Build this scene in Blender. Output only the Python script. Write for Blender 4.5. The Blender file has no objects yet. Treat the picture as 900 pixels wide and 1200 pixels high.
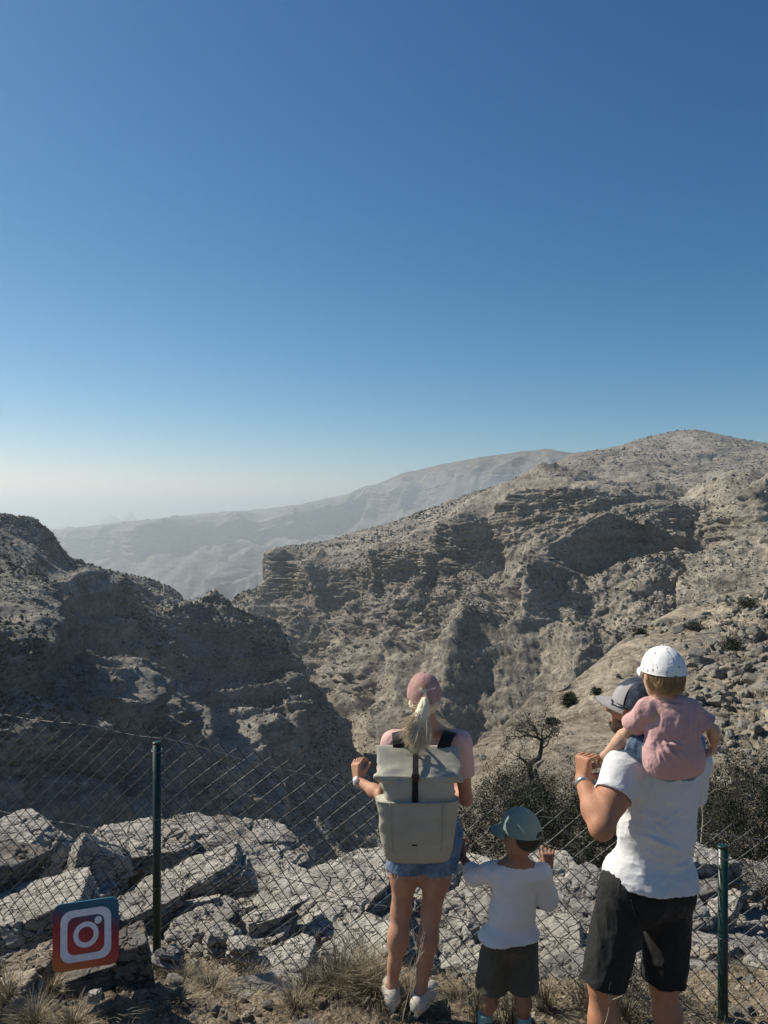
HAZE_D=6.6e-5
HAZE_TOP=420.0
QUAL=1.0

import bpy, math, random
import numpy as np
from math import radians, sin, cos, pi
from mathutils import Vector, Matrix
random.seed(5)
SC = bpy.context.scene
COL = SC.collection
F = 901.0
def P(px, py, d):
    """pixel of the 900x1200 photograph at real depth d (metres) -> world point; camera at the origin, eye level"""
    return np.array([(px-450.0)/F*d, d, (590.0-py)/F*d])

# ---------------------------------------------------------------- objects
def mesh_obj(name, verts, faces, mat=None, parent=None, smooth=True, matidx=None):
    me = bpy.data.meshes.new(name)
    verts = np.asarray(verts, np.float32)
    if isinstance(faces, np.ndarray):
        n, k = faces.shape
        me.vertices.add(len(verts)); me.vertices.foreach_set('co', verts.ravel())
        me.loops.add(n*k); me.loops.foreach_set('vertex_index', faces.astype(np.int32).ravel())
        me.polygons.add(n); me.polygons.foreach_set('loop_start', np.arange(0, n*k, k, dtype=np.int32))
        me.update(calc_edges=True)
    else:
        me.from_pydata([tuple(map(float, v)) for v in verts], [], faces)
        me.update()
    me.polygons.foreach_set('use_smooth', [bool(smooth)]*len(me.polygons))
    if matidx is not None: pass
    if mat is not None:
        for m in (mat if isinstance(mat, (list, tuple)) else [mat]): me.materials.append(m)
        if matidx is not None: me.polygons.foreach_set('material_index', np.asarray(matidx, np.int32))
    me.update()
    o = bpy.data.objects.new(name, me); COL.objects.link(o)
    if parent is not None: o.parent = parent
    return o
def empty(name, loc=(0,0,0)):
    o = bpy.data.objects.new(name, None); COL.objects.link(o); o.location = loc
    o.empty_display_size = 0.1
    return o
def tag(o, label=None, cat=None, group=None, kind=None):
    if label: o['label'] = label
    if cat: o['category'] = cat
    if group: o['group'] = group
    if kind: o['kind'] = kind
    return o
class MB:
    """collects verts/faces of several shapes into one mesh"""
    def __init__(s): s.v = []; s.f = []; s.m = []; s.n = 0
    def add(s, v, f, mi=0):
        v = np.asarray(v, float); s.v.append(v)
        for q in f: s.f.append(tuple(int(i)+s.n for i in q)); s.m.append(mi)
        s.n += len(v); return s
    def build(s, name, mat=None, parent=None, smooth=True):
        return mesh_obj(name, np.concatenate(s.v), s.f, mat, parent, smooth, s.m)
def tube(pts, rad, sides=8, cap=True):
    """tapered tube along a polyline, parallel transported frame"""
    pts = np.asarray(pts, float); n = len(pts)
    rad = np.full(n, rad, float) if np.isscalar(rad) else np.asarray(rad, float)
    tang = np.gradient(pts, axis=0); tang /= np.linalg.norm(tang, axis=1)[:, None]+1e-12
    up = np.array([0.0, 0, 1]) if abs(tang[0][2]) < .9 else np.array([1.0, 0, 0])
    V = []
    for i in range(n):
        a = np.cross(tang[i], up); a /= np.linalg.norm(a)+1e-12
        b = np.cross(a, tang[i]); up = b
        for k in range(sides):
            t = 2*pi*k/sides
            V.append(pts[i]+rad[i]*(cos(t)*a+sin(t)*b))
    Fc = []
    for i in range(n-1):
        for k in range(sides):
            k2 = (k+1) % sides
            Fc.append((i*sides+k, i*sides+k2, (i+1)*sides+k2, (i+1)*sides+k))
    if cap:
        Fc.append(tuple(range(sides))[::-1]); Fc.append(tuple((n-1)*sides+k for k in range(sides)))
    return np.array(V), Fc
def box(c, s, R=None):
    c = np.asarray(c, float); s = np.asarray(s, float)/2
    V = np.array([(x, y, z) for x in (-1, 1) for y in (-1, 1) for z in (-1, 1)], float)*s
    if R is not None: V = V@np.asarray(R).T
    return V+c, [(0,1,3,2),(4,6,7,5),(0,4,5,1),(2,3,7,6),(0,2,6,4),(1,5,7,3)]
def grid_faces(nu, nv):
    i = np.arange(nu*nv).reshape(nu, nv)
    return np.stack([i[:-1,:-1], i[1:,:-1], i[1:,1:], i[:-1,1:]], -1).reshape(-1, 4)

# ---------------------------------------------------------------- noise
_rs = np.random.RandomState(11)
_perm = _rs.permutation(256).astype(np.int32); _perm = np.concatenate([_perm, _perm, _perm])
_g = _rs.normal(size=(256, 3)).astype(np.float32); _g /= np.linalg.norm(_g, axis=1)[:, None]
def perlin(p, seed=0):
    p = p.astype(np.float64)+seed*17.31
    i = np.floor(p); f = (p-i).astype(np.float32); i = i.astype(np.int64) & 255
    u = f*f*f*(f*(f*6-15)+10)
    X, Y, Z = i[..., 0], i[..., 1], i[..., 2]
    def corner(a, b, c):
        h = _perm[_perm[_perm[(X+a) & 255]+((Y+b) & 255)]+((Z+c) & 255)] & 255
        g = _g[h]
        return g[..., 0]*(f[..., 0]-a)+g[..., 1]*(f[..., 1]-b)+g[..., 2]*(f[..., 2]-c)
    def L(a, b, t): return a+(b-a)*t
    x00 = L(corner(0,0,0), corner(1,0,0), u[..., 0]); x10 = L(corner(0,1,0), corner(1,1,0), u[..., 0])
    x01 = L(corner(0,0,1), corner(1,0,1), u[..., 0]); x11 = L(corner(0,1,1), corner(1,1,1), u[..., 0])
    return L(L(x00, x10, u[..., 1]), L(x01, x11, u[..., 1]), u[..., 2])*1.6
def fbm(p, octv=4, gain=.5, lac=2.03, seed=0):
    s = 0; a = 1.0; q = p; t = 0
    for k in range(octv):
        s = s+a*perlin(q, seed+k); t += a; a *= gain; q = q*lac
    return s/t
def ridged(p, octv=4, gain=.5, lac=2.07, seed=0):
    s = 0; a = 1.0; q = p; w = 1.0; t = 0
    for k in range(octv):
        r = 1-np.abs(perlin(q, seed+k)); r = r*r*w
        s = s+a*r; w = np.clip(r*1.6, 0, 1); t += a; a *= gain; q = q*lac
    return s/t
def sstep(a, b, x):
    t = np.clip((x-a)/(b-a), 0, 1); return t*t*(3-2*t)

# ---------------------------------------------------------------- materials
class NT:
    def __init__(s, name):
        s.mat = bpy.data.materials.new(name); s.mat.use_nodes = True
        s.t = s.mat.node_tree; s.t.nodes.clear()
        s.out = s.n('ShaderNodeOutputMaterial')
        s.b = s.n('ShaderNodeBsdfPrincipled'); s.l(s.b.outputs[0], s.out.inputs['Surface'])
    def n(s, ty, **kw):
        nd = s.t.nodes.new(ty)
        for k, v in kw.items(): setattr(nd, k, v)
        return nd
    def l(s, a, b): s.t.links.new(a, b)
    def coord(s, kind='Object', scale=(1,1,1), rot=(0,0,0)):
        tc = s.n('ShaderNodeTexCoord'); mp = s.n('ShaderNodeMapping')
        mp.inputs['Scale'].default_value = scale; mp.inputs['Rotation'].default_value = rot
        s.l(tc.outputs[kind], mp.inputs[0]); return mp.outputs[0]
    def noise(s, vec, scale, detail=5, rough=.55, dist=0, dim='3D'):
        nd = s.n('ShaderNodeTexNoise'); nd.inputs['Scale'].default_value = scale
        nd.inputs['Detail'].default_value = detail; nd.inputs['Roughness'].default_value = rough
        nd.inputs['Distortion'].default_value = dist; s.l(vec, nd.inputs['Vector']); return nd.outputs['Fac']
    def vor(s, vec, scale, feature='F1', out='Distance', rnd=1):
        nd = s.n('ShaderNodeTexVoronoi', feature=feature); nd.inputs['Scale'].default_value = scale
        nd.inputs['Randomness'].default_value = rnd
        s.l(vec, nd.inputs['Vector']); return nd.outputs[out]
    def ramp(s, fac, stops, interp='LINEAR'):
        nd = s.n('ShaderNodeValToRGB'); cr = nd.color_ramp; cr.interpolation = interp
        while len(cr.elements) < len(stops): cr.elements.new(.5)
        for e, (p, c) in zip(cr.elements, stops):
            e.position = p; e.color = (c[0], c[1], c[2], 1) if not np.isscalar(c) else (c, c, c, 1)
        s.l(fac, nd.inputs[0]); return nd.outputs['Color']
    def mix(s, a, b, fac=.5, mode='MIX'):
        nd = s.n('ShaderNodeMix', data_type='RGBA', blend_type=mode)
        for v, i in ((fac, 0), (a, 6), (b, 7)):
            if hasattr(v, 'is_linked') or hasattr(v, 'links'): s.l(v, nd.inputs[i])
            elif i == 0: nd.inputs[0].default_value = v
            else: nd.inputs[i].default_value = (*v, 1) if len(v) == 3 else v
        return nd.outputs[2]
    def math(s, op, a, b=0.0, clamp=False):
        nd = s.n('ShaderNodeMath', operation=op, use_clamp=clamp)
        for v, i in ((a, 0), (b, 1)):
            if hasattr(v, 'links'): s.l(v, nd.inputs[i])
            else: nd.inputs[i].default_value = v
        return nd.outputs[0]
    def bump(s, h, strength=.5, dist=.01, prev=None):
        nd = s.n('ShaderNodeBump'); nd.inputs['Strength'].default_value = strength
        nd.inputs['Distance'].default_value = dist; s.l(h, nd.inputs['Height'])
        if prev is not None: s.l(prev, nd.inputs['Normal'])
        return nd.outputs[0]
    def done(s, color=None, rough=.8, normal=None, spec=.3, **kw):
        if color is not None:
            if hasattr(color, 'links'): s.l(color, s.b.inputs['Base Color'])
            else: s.b.inputs['Base Color'].default_value = (*color, 1)
        if hasattr(rough, 'links'): s.l(rough, s.b.inputs['Roughness'])
        else: s.b.inputs['Roughness'].default_value = rough
        s.b.inputs['Specular IOR Level'].default_value = spec
        if normal is not None: s.l(normal, s.b.inputs['Normal'])
        for k, v in kw.items(): s.b.inputs[k].default_value = v
        return s.mat

# ---------------------------------------------------------------- camera, sun, sky
cam = bpy.data.cameras.new('camera'); camo = bpy.data.objects.new('camera', cam); COL.objects.link(camo)
camo.location = (0, 0, 0); camo.rotation_euler = (pi/2, 0, 0)
cam.sensor_fit = 'HORIZONTAL'; cam.sensor_width = 36; cam.lens = 36*F/900
cam.shift_y = -10/1200.0; cam.clip_start = 0.05; cam.clip_end = 200000
SC.camera = camo
SUN_AZ = radians(-62)      # from +Y (view direction) towards +X
SUN_EL = radians(41)
sd = np.array([sin(SUN_AZ)*cos(SUN_EL), cos(SUN_AZ)*cos(SUN_EL), sin(SUN_EL)])
sl = bpy.data.lights.new('sun', 'SUN'); sl.energy = 5.0; sl.angle = radians(.53); sl.color = (1.0, .92, .79)
so = bpy.data.objects.new('sun', sl); COL.objects.link(so)
so.rotation_euler = Vector(sd).to_track_quat('Z', 'Y').to_euler(); so.location = (-30, 10, 40)
w = bpy.data.worlds.new('World'); SC.world = w; w.use_nodes = True
nt = w.node_tree; nt.nodes.clear()
wo = nt.nodes.new('ShaderNodeOutputWorld'); bg = nt.nodes.new('ShaderNodeBackground')
sky = nt.nodes.new('ShaderNodeTexSky'); sky.sky_type = 'NISHITA'; sky.sun_disc = False
sky.sun_elevation = SUN_EL; sky.sun_rotation = SUN_AZ
sky.altitude = 1900; sky.air_density = 1.0; sky.dust_density = 1.3; sky.ozone_density = 3.0
sp = nt.nodes.new('ShaderNodeSeparateColor'); cb = nt.nodes.new('ShaderNodeCombineColor')
nt.links.new(sky.outputs[0], sp.inputs[0])
for i, (g_, c_) in enumerate(((1.8, 1.03), (1.2, .75), (.96, .70))):   # colour response of the camera to this very clear dry air
    a_ = nt.nodes.new('ShaderNodeMath'); a_.operation = 'MULTIPLY'; a_.inputs[1].default_value = .115
    b_ = nt.nodes.new('ShaderNodeMath'); b_.operation = 'POWER'; b_.inputs[1].default_value = g_
    d_ = nt.nodes.new('ShaderNodeMath'); d_.operation = 'MULTIPLY'; d_.inputs[1].default_value = c_/.115
    nt.links.new(sp.outputs[i], a_.inputs[0]); nt.links.new(a_.outputs[0], b_.inputs[0])
    nt.links.new(b_.outputs[0], d_.inputs[0]); nt.links.new(d_.outputs[0], cb.inputs[i])
nt.links.new(cb.outputs[0], bg.inputs[0]); bg.inputs[1].default_value = .1
nt.links.new(bg.outputs[0], wo.inputs[0])
SC.view_settings.view_transform = 'Standard'; SC.view_settings.look = 'None'
SC.view_settings.gamma = 1; SC.view_settings.exposure = 0.35
SC.render.engine = 'CYCLES'
SC.cycles.use_denoising = True
SC.cycles.max_bounces = 5; SC.cycles.volume_bounces = 0; SC.cycles.transparent_max_bounces = 6
SC.render.film_transparent = False
# haze
hz = NT('haze_air'); hz.t.nodes.remove(hz.b)
pv = hz.n('ShaderNodeVolumePrincipled'); pv.inputs['Color'].default_value = (.80, .905, .96, 1)
pv.inputs['Density'].default_value = HAZE_D; pv.inputs['Anisotropy'].default_value = .35
hz.l(pv.outputs[0], hz.out.inputs['Volume'])
v, f = box((0, 45000, (HAZE_TOP-1902)/2), (150000, 110000, HAZE_TOP+1902))
hzo = mesh_obj('haze', v, f, hz.mat, smooth=False); tag(hzo, kind='stuff')

# ---------------------------------------------------------------- rock and mountain materials
def mountain_mat(name, scale, c0, c1, c2, speck=.5, bumpd=1.0):
    m = NT(name); co = m.coord()
    big = m.noise(co, .004*scale, 5, .6); mid = m.noise(co, .03*scale, 6, .65); fine = m.noise(co, .22*scale, 8, .78)
    lay = m.coord(scale=(.10, .10, 1), rot=(.05, .1, 0)); strat = m.noise(lay, .09*scale, 7, .7)
    col = m.ramp(mid, [(.3, c0), (.5, c1), (.68, c2)])
    col = m.mix(col, m.ramp(big, [(.35, (.75, .72, .70)), (.65, (1.12, 1.08, 1.0))]), 1, 'MULTIPLY')
    col = m.mix(col, m.ramp(strat, [(.38, .62), (.5, 1.0), (.6, 1.18)]), .8, 'MULTIPLY')
    col = m.mix(col, m.ramp(fine, [(.38, .45), (.5, 1.0), (.62, 1.3)]), .9, 'MULTIPLY')
    # scattered dark scrub growing on the slopes
    cell = m.n('ShaderNodeTexVoronoi'); cell.inputs['Scale'].default_value = .11*scale; m.l(co, cell.inputs['Vector'])
    dots = m.ramp(m.math('ADD', cell.outputs['Distance'], m.math('MULTIPLY', m.noise(co, .02*scale, 3), .5)), [(.42, 1.0), (.50, 0.0)])
    col = m.mix(col, (.055, .058, .04), m.math('MULTIPLY', dots, speck))
    h = m.math('ADD', m.math('MULTIPLY', mid, 6.0/scale), m.math('MULTIPLY', fine, 2.2/scale))
    h = m.math('ADD', h, m.math('MULTIPLY', strat, 3.0/scale))
    return m.done(col, .95, m.bump(h, .9, bumpd), spec=.08)
M_RIGHT = mountain_mat('mountain_rock', 1.0, (.165,.151,.131), (.265,.244,.211), (.355,.328,.285), .75)
M_LEFT = mountain_mat('cliff_rock', 1.6, (.15,.147,.138), (.25,.243,.225), (.38,.362,.325), .45)
M_FAR = mountain_mat('distant_rock', .35, (.115,.105,.095), (.175,.165,.15), (.24,.23,.205), .4)
M_SLOPE = mountain_mat('slope_rock', 14, (.20,.178,.145), (.335,.302,.245), (.42,.38,.315), .2)

def interp_line(line, xs):
    k = sorted(line); px = np.array([a for a, _, _ in k], float)
    return np.interp(xs, px, [b for _, b, _ in k]), np.exp(np.interp(xs, px, np.log([c for _, _, c in k])))
def loft(lines, xs, rows, ds=1.0):
    """terrain sheet through real 3D feature lines (each: knots of azimuth, elevation, distance), far -> near"""
    py = []; dd = []
    for ln in lines:
        a, b = interp_line(ln, xs); py.append(a); dd.append(b*ds)
    P3 = []
    for j in range(len(lines)-1):
        n = rows[j]; t = np.linspace(0, 1, n, endpoint=(j == len(lines)-2))[:, None]
        y = py[j]+(py[j+1]-py[j])*t
        d = 1.0/(1/dd[j]+(1/dd[j+1]-1/dd[j])*t)
        X = (xs-450)/F*d; Z = (590-y)/F*d
        P3.append(np.stack([X, d, Z], -1))
    return np.concatenate(P3)
def normals(G):
    du = np.gradient(G, axis=0); dv = np.gradient(G, axis=1)
    n = np.cross(dv, du); n /= np.linalg.norm(n, axis=2)[..., None]+1e-9
    n[n[..., 2] < 0] *= -1
    return n
def smooth2(G, it):
    for _ in range(it):
        H = G.copy()
        H[1:-1] = (G[:-2]+2*G[1:-1]+G[2:])/4; K = H.copy()
        K[:, 1:-1] = (H[:, :-2]+2*H[:, 1:-1]+H[:, 2:])/4; G = K
    return G
def craggy(G, L, amp, seed, strata=0.0, sH=20.0, keep=None, dip=(0, 0), rough=1.0, fine=.15, bench=None, axis=None):
    """weathering: spurs and gullies, then broken rock, then bedding ledges"""
    n = normals(smooth2(G, 8))
    up = n*.8+np.array([0, 0, .2])
    k = 1.0 if keep is None else keep[..., None]
    warp = np.stack([fbm(G/(L*1.3), 3, seed=seed+20+i) for i in range(3)], -1)*L*.45
    if axis is None:
        r = ridged((G+warp)*np.array([1, 1, .85])/L, 3, .5, seed=seed)-.5
        r2 = ridged((G+warp*.5)/(L*.22), 4, .58, seed=seed+3)-.5
    else:   # spurs and gullies run down the fall line
        Gw = G+warp; u = Gw[..., 0]*cos(axis)-Gw[..., 1]*sin(axis); v_ = Gw[..., 0]*sin(axis)+Gw[..., 1]*cos(axis)
        r = ridged(np.stack([u/L, v_/(2.4*L), Gw[..., 2]/(2.0*L)], -1), 2, .5, seed=seed)-.5
        Gv = G+warp*.35; u = Gv[..., 0]*cos(axis)-Gv[..., 1]*sin(axis); v_ = Gv[..., 0]*sin(axis)+Gv[..., 1]*cos(axis); q = np.stack([u, v_/2.6, Gv[..., 2]/2.0], -1)
        r2 = .5-1.1*(1-np.abs(perlin(q/(L*.33), seed+3)))**2+.30*(ridged(q/(L*.15), 3, .55, seed=seed+6)-.5)
    G = G+up*((r*amp+r2*amp*fine))[..., None]*k
    if bench:
        bH, bA = bench; z = G[..., 2]+dip[0]*G[..., 0]+dip[1]*G[..., 1]+fbm(G/(L*1.1), 3, seed=seed+14)*bH*1.3
        fr = z/bH-np.floor(z/bH); msk = sstep(-.1, .35, fbm(G/(L*1.2), 2, seed=seed+15))
        hn = n.copy(); hn[..., 2] *= .15
        G = G+hn*((sstep(0, .72, fr)-sstep(.80, .95, fr)-.4)*bA*msk)[..., None]*k
    b = fbm((G+warp*.1)*np.array([1,1,1.7])/(L*.085), 5, .62, seed=seed+5)
    G = G+n*(b*amp*.075*rough)[..., None]*(1.0 if keep is None else np.clip(k*1.3, .35, 1))
    if strata > 0:
        steep = sstep(.25, .75, 1-normals(smooth2(G, 3))[..., 2])
        z = G[..., 2]+dip[0]*G[..., 0]+dip[1]*G[..., 1]+fbm(G/(L*.9), 3, seed=seed+9)*sH*1.2
        s = 0
        for h, a in ((sH, 1.0), (sH*.41, .6), (sH*.17, .35)):
            t = z/h+seed*.3; fr = t-np.floor(t)
            jit = perlin(np.stack([np.floor(t)*7.3, G[..., 0]/(L*.5), G[..., 1]/(L*.5)], -1), seed)
            s = s+a*(sstep(0, .7, fr)-sstep(.82, 1, fr)+1.1*jit)
        hn = n.copy(); hn[..., 2] *= .2
        pm_ = sstep(-.25, .35, fbm(G/(L*.8), 3, seed=seed+17))*.85+.15
        G = G+hn*(s*strata*steep*pm_)[..., None]
    return G
def sheet(name, G, mat, label=None):
    o = mesh_obj(name, G.reshape(-1, 3), grid_faces(G.shape[0], G.shape[1])[:, ::-1], mat)
    tag(o, kind='structure'); return o
Q = QUAL
# ---- right mountain -------------------------------------------------------
xs = np.linspace(255, 1090, int(900*Q))
B = [
 [(255,760,2800),(330,760,3600),(420,720,4600),(640,700,6500),(815,680,7000),(1090,700,7000)],
 [(255,716,2150),(290,704,2160),(317,690,2200),(324,652,2230),(330,640,2250),(380,632,2400),(420,621,2600),(470,606,2900),(520,588,3200),(560,571,3400),(635,546,3700),(672,530,3900),(720,521,4100),(750,512,4200),(790,503,4300),(815,500,4300),(850,508,4200),(900,514,4100),(980,522,4000),(1090,560,3800)],
 [(255,718,2130),(290,706,2140),(317,693,2160),(324,656,2180),(330,643,2190),(345,645,2180),(400,641,2200),(450,630,2250),(520,608,2400),(560,594,2500),(640,563,2800),(720,556,2800),(800,552,2900),(900,556,2700),(1090,600,2500)],
 [(255,721,2110),(290,710,2100),(317,697,2090),(324,664,2080),(330,652,2060),(355,659,2000),(387,662,1900),(450,652,1720),(520,628,1600),(560,600,1540),(598,573,1500),(640,563,1470),(673,563,1430),(722,577,1400),(765,588,1400),(800,600,1450),(830,596,1440),(860,580,1380),(900,560,1300),(1090,520,1150)],
 [(255,740,2060),(300,722,2040),(327,706,2020),(355,694,1950),(387,705,1850),(450,690,1670),(520,672,1540),(560,655,1470),(598,632,1430),(640,610,1400),(673,612,1360),(722,640,1310),(765,655,1290),(800,668,1290),(830,672,1240),(860,652,1180),(900,625,1120),(1090,600,980)],
 [(255,790,1850),(300,755,1850),(345,762,1800),(387,765,1650),(450,742,1480),(520,720,1380),(560,705,1320),(598,690,1290),(640,678,1250),(673,672,1220),(722,680,1170),(765,700,1120),(800,715,1080),(830,715,1040),(860,705,1000),(900,690,950),(1090,660,840)],
 [(255,850,1650),(300,840,1620),(345,835,1560),(387,840,1420),(450,825,1260),(520,790,1180),(560,780,1140),(598,765,1110),(640,745,1080),(673,740,1050),(722,745,1020),(765,755,990),(800,760,950),(860,750,880),(900,740,830),(1090,720,740)],
 [(255,1000,1300),(345,1000,1180),(387,1000,1050),(450,980,900),(520,930,850),(598,880,830),(673,850,800),(765,850,780),(860,850,720),(1090,850,600)],
 [(255,1300,800),(345,1300,700),(450,1250,620),(520,1200,600),(673,1100,600),(860,1100,560),(1090,1100,500)],
]
G = loft(B, xs, [int(k*Q) for k in (12,110,60,110,110,110,110,60,20)], .75)
keep = np.ones(G.shape[:2]); 
rowi = np.cumsum([int(k*Q) for k in (12,110,60,110,110,110,110,60,20)])
t = np.arange(G.shape[0]); keep *= np.clip(np.abs(t-rowi[0])/(60.*Q), .12, 1)[:, None]*np.where(t < rowi[1], .55, 1)[:, None]
rk = np.interp(t, np.array([0, rowi[0], rowi[1], rowi[2], rowi[3], rowi[4], rowi[6], rowi[-1]]), [.1, .12, .28, .5, .9, 1.0, 1.0, 1.0])
keep = rk[:, None]*(1-.6*sstep(560, 400, xs)*(t < rowi[2])[:, None])
G = craggy(smooth2(G, int(5*Q)+1), 280, 138, 3, strata=7, sH=27, keep=keep, dip=(-.15, .05), fine=.27, bench=(100, 52), rough=1.0, axis=.62)
sheet('right_mountain', G, M_RIGHT); GB = G[rowi[0]:rowi[-2]]
# ---- left cliffs ----------------------------------------------------------
xs = np.linspace(-190, 470, int(760*Q))
A = [
 [(-190,700,900),(60,760,1100),(230,800,1300),(470,1100,1300)],
 [(-190,570,470),(-60,590,540),(0,598,600),(40,602,640),(58,618,670),(82,650,720),(110,660,780),(140,668,850),(180,677,930),(206,688,980),(214,700,990),(260,760,980),(330,850,930),(430,1010,860),(470,1100,860)],
 [(-190,600,445),(-60,612,510),(0,622,560),(40,636,600),(60,652,630),(85,668,690),(120,674,750),(160,686,820),(200,704,880),(216,714,900),(260,780,880),(330,880,840),(430,1020,800),(470,1110,800)],
 [(-190,650,380),(-60,662,400),(0,676,425),(45,680,450),(70,676,520),(100,672,600),(130,678,650),(160,690,690),(185,700,720),(230,699,760),(262,701,790),(285,707,800),(312,712,810),(333,722,815),(345,742,800),(360,785,770),(385,820,740),(405,858,720),(430,905,700),(470,980,680)],
 [(-190,735,270),(-60,745,280),(0,752,295),(40,747,310),(60,750,320),(75,785,420),(110,790,520),(150,800,570),(190,790,620),(230,775,680),(262,775,715),(300,790,730),(330,820,720),(345,840,690),(370,870,670),(405,915,650),(430,950,640),(470,1010,620)],
 [(-190,765,262),(-60,775,272),(0,790,285),(40,790,300),(62,792,310),(105,796,330),(130,808,345),(150,815,370),(175,838,410),(200,852,450),(230,876,500),(262,900,540),(300,925,570),(345,945,590),(405,985,590),(470,1050,580)],
 [(-190,900,240),(0,930,262),(105,930,300),(175,940,350),(262,990,430),(345,1040,490),(470,1100,520)],
 [(-190,1250,200),(0,1250,215),(175,1250,260),(345,1290,330),(470,1340,370)],
]
rows = [int(k*Q) for k in (10,60,110,130,90,130,60,)]
G = loft(A, xs, rows); rowi = np.cumsum(rows); t = np.arange(G.shape[0])
keep = np.clip(np.abs(t-rowi[0])/(50.*Q), .1, 1)[:, None]*np.ones(G.shape[:2])
keep = keep*np.interp(t, np.array([rowi[0], rowi[2], rowi[3], rowi[-1]]), [.35, .7, 1, .8])[:, None]*(1-.72*sstep(150, 70, xs)*sstep(rowi[4], rowi[3], t)[:, None])
G = craggy(smooth2(G, int(3*Q)+1), 105, 44, 31, strata=3.4, sH=13, keep=keep, dip=(.12, .05), bench=(38, 14), fine=.13)
sheet('left_mountain', G, M_LEFT); GA = G[rowi[0]:rowi[-2]]
# ---- hazy mesas beyond the gorge -----------------------------------------
xs = np.linspace(-120, 900, int(800*Q))
D = [
 [(-120,700,14000),(900,640,14000)],
 [(-120,628,12500),(70,619,12500),(150,607,12000),(250,598,11500),(300,594,11200),(350,588,11000),(400,578,10600),(432,569,10300),(470,552,9900),(540,536,9400),(600,527,9000),(640,523,8800),(690,530,8600),(900,560,8400)],
 [(-120,636,9000),(70,627,9000),(140,621,8600),(160,619,8000),(190,616,8150),(240,610,8400),(300,607,8700),(350,601,8900),(400,590,9100),(430,575,9300),(450,574,9000),(540,560,8500),(600,552,8200),(690,552,7900),(900,600,7400)],
 [(-120,660,8850),(70,656,8850),(140,656,8450),(160,654,7850),(190,648,8000),(240,640,8250),(300,640,8550),(350,636,8750),(400,626,8950),(430,606,9100),(450,604,8800),(540,590,8200),(900,640,7000)],
 [(-120,672,8600),(70,668,8500),(150,672,7700),(185,666,7100),(230,653,7200),(262,642,7300),(300,646,7300),(350,650,7200),(400,648,7200),(432,630,7300),(540,620,6900),(900,680,6000)],
 [(-120,695,8200),(70,690,8000),(150,690,7200),(185,676,6500),(230,670,6300),(262,662,6200),(300,666,6100),(350,684,5700),(432,680,5400),(900,720,4800)],
 [(-120,760,7000),(150,760,5500),(230,700,5700),(262,696,5500),(300,706,5200),(350,750,4300),(900,800,3400)],
]
rows = [int(k*Q) for k in (8,50,60,90,90,30)]
G = loft(D, xs, rows, 1.6); t = np.arange(G.shape[0]); rowi = np.cumsum(rows)
keep = np.clip(np.abs(t-rowi[0])/(40.*Q), .1, 1)[:, None]*np.ones(G.shape[:2])
G = craggy(smooth2(G, 2), 1100, 330, 57, strata=45, sH=140, axis=.3, keep=keep, dip=(0, .02))
sheet('distant_mesas', G, M_FAR)
# ---- faint peaks and the plain -------------------------------------------
xs = np.linspace(-260, 500, 420)
def peakline(x):
    y = 618-7*np.exp(-((x-122)/18)**2)-6*np.exp(-((x-130)/9)**2)-13*np.clip(1-np.abs(x-153)/11, 0, 1)-9*np.exp(-((x-150)/26)**2)-4*np.exp(-((x-80)/25)**2)-3*np.exp(-((x-230)/50)**2)
    return y
yp = peakline(xs)
d0 = 34000.0; rowsE = []
for k, (dz, dy) in enumerate(((6000, 22), (2500, 8), (0, 0), (-900, 6), (-2200, 14), (-4000, 30))):
    d = d0+dz; rowsE.append(np.stack([(xs-450)/F*d, np.full_like(xs, d), (590-yp-dy)/F*d], -1))
G = np.array(rowsE)
G = np.array([G[i]*(1-t)+G[i+1]*t for i in range(5) for t in np.linspace(0, 1, 8, endpoint=False)]+[G[-1]])
G = G+np.array([0, 0, 1])*(fbm(G/1500, 5, seed=71)*60)[..., None]
sheet('distant_peaks', G, M_FAR)
xs = np.linspace(-120000, 120000, 60); ys = np.linspace(-20000, 110000, 60)
X, Y = np.meshgrid(xs, ys, indexing='ij')
G = np.stack([X, Y, -1700+fbm(np.stack([X, Y, 0*X], -1)/9000, 3, seed=5)*60-0*X], -1)
pl = sheet('plain', G[:, ::-1], M_FAR)

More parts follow.
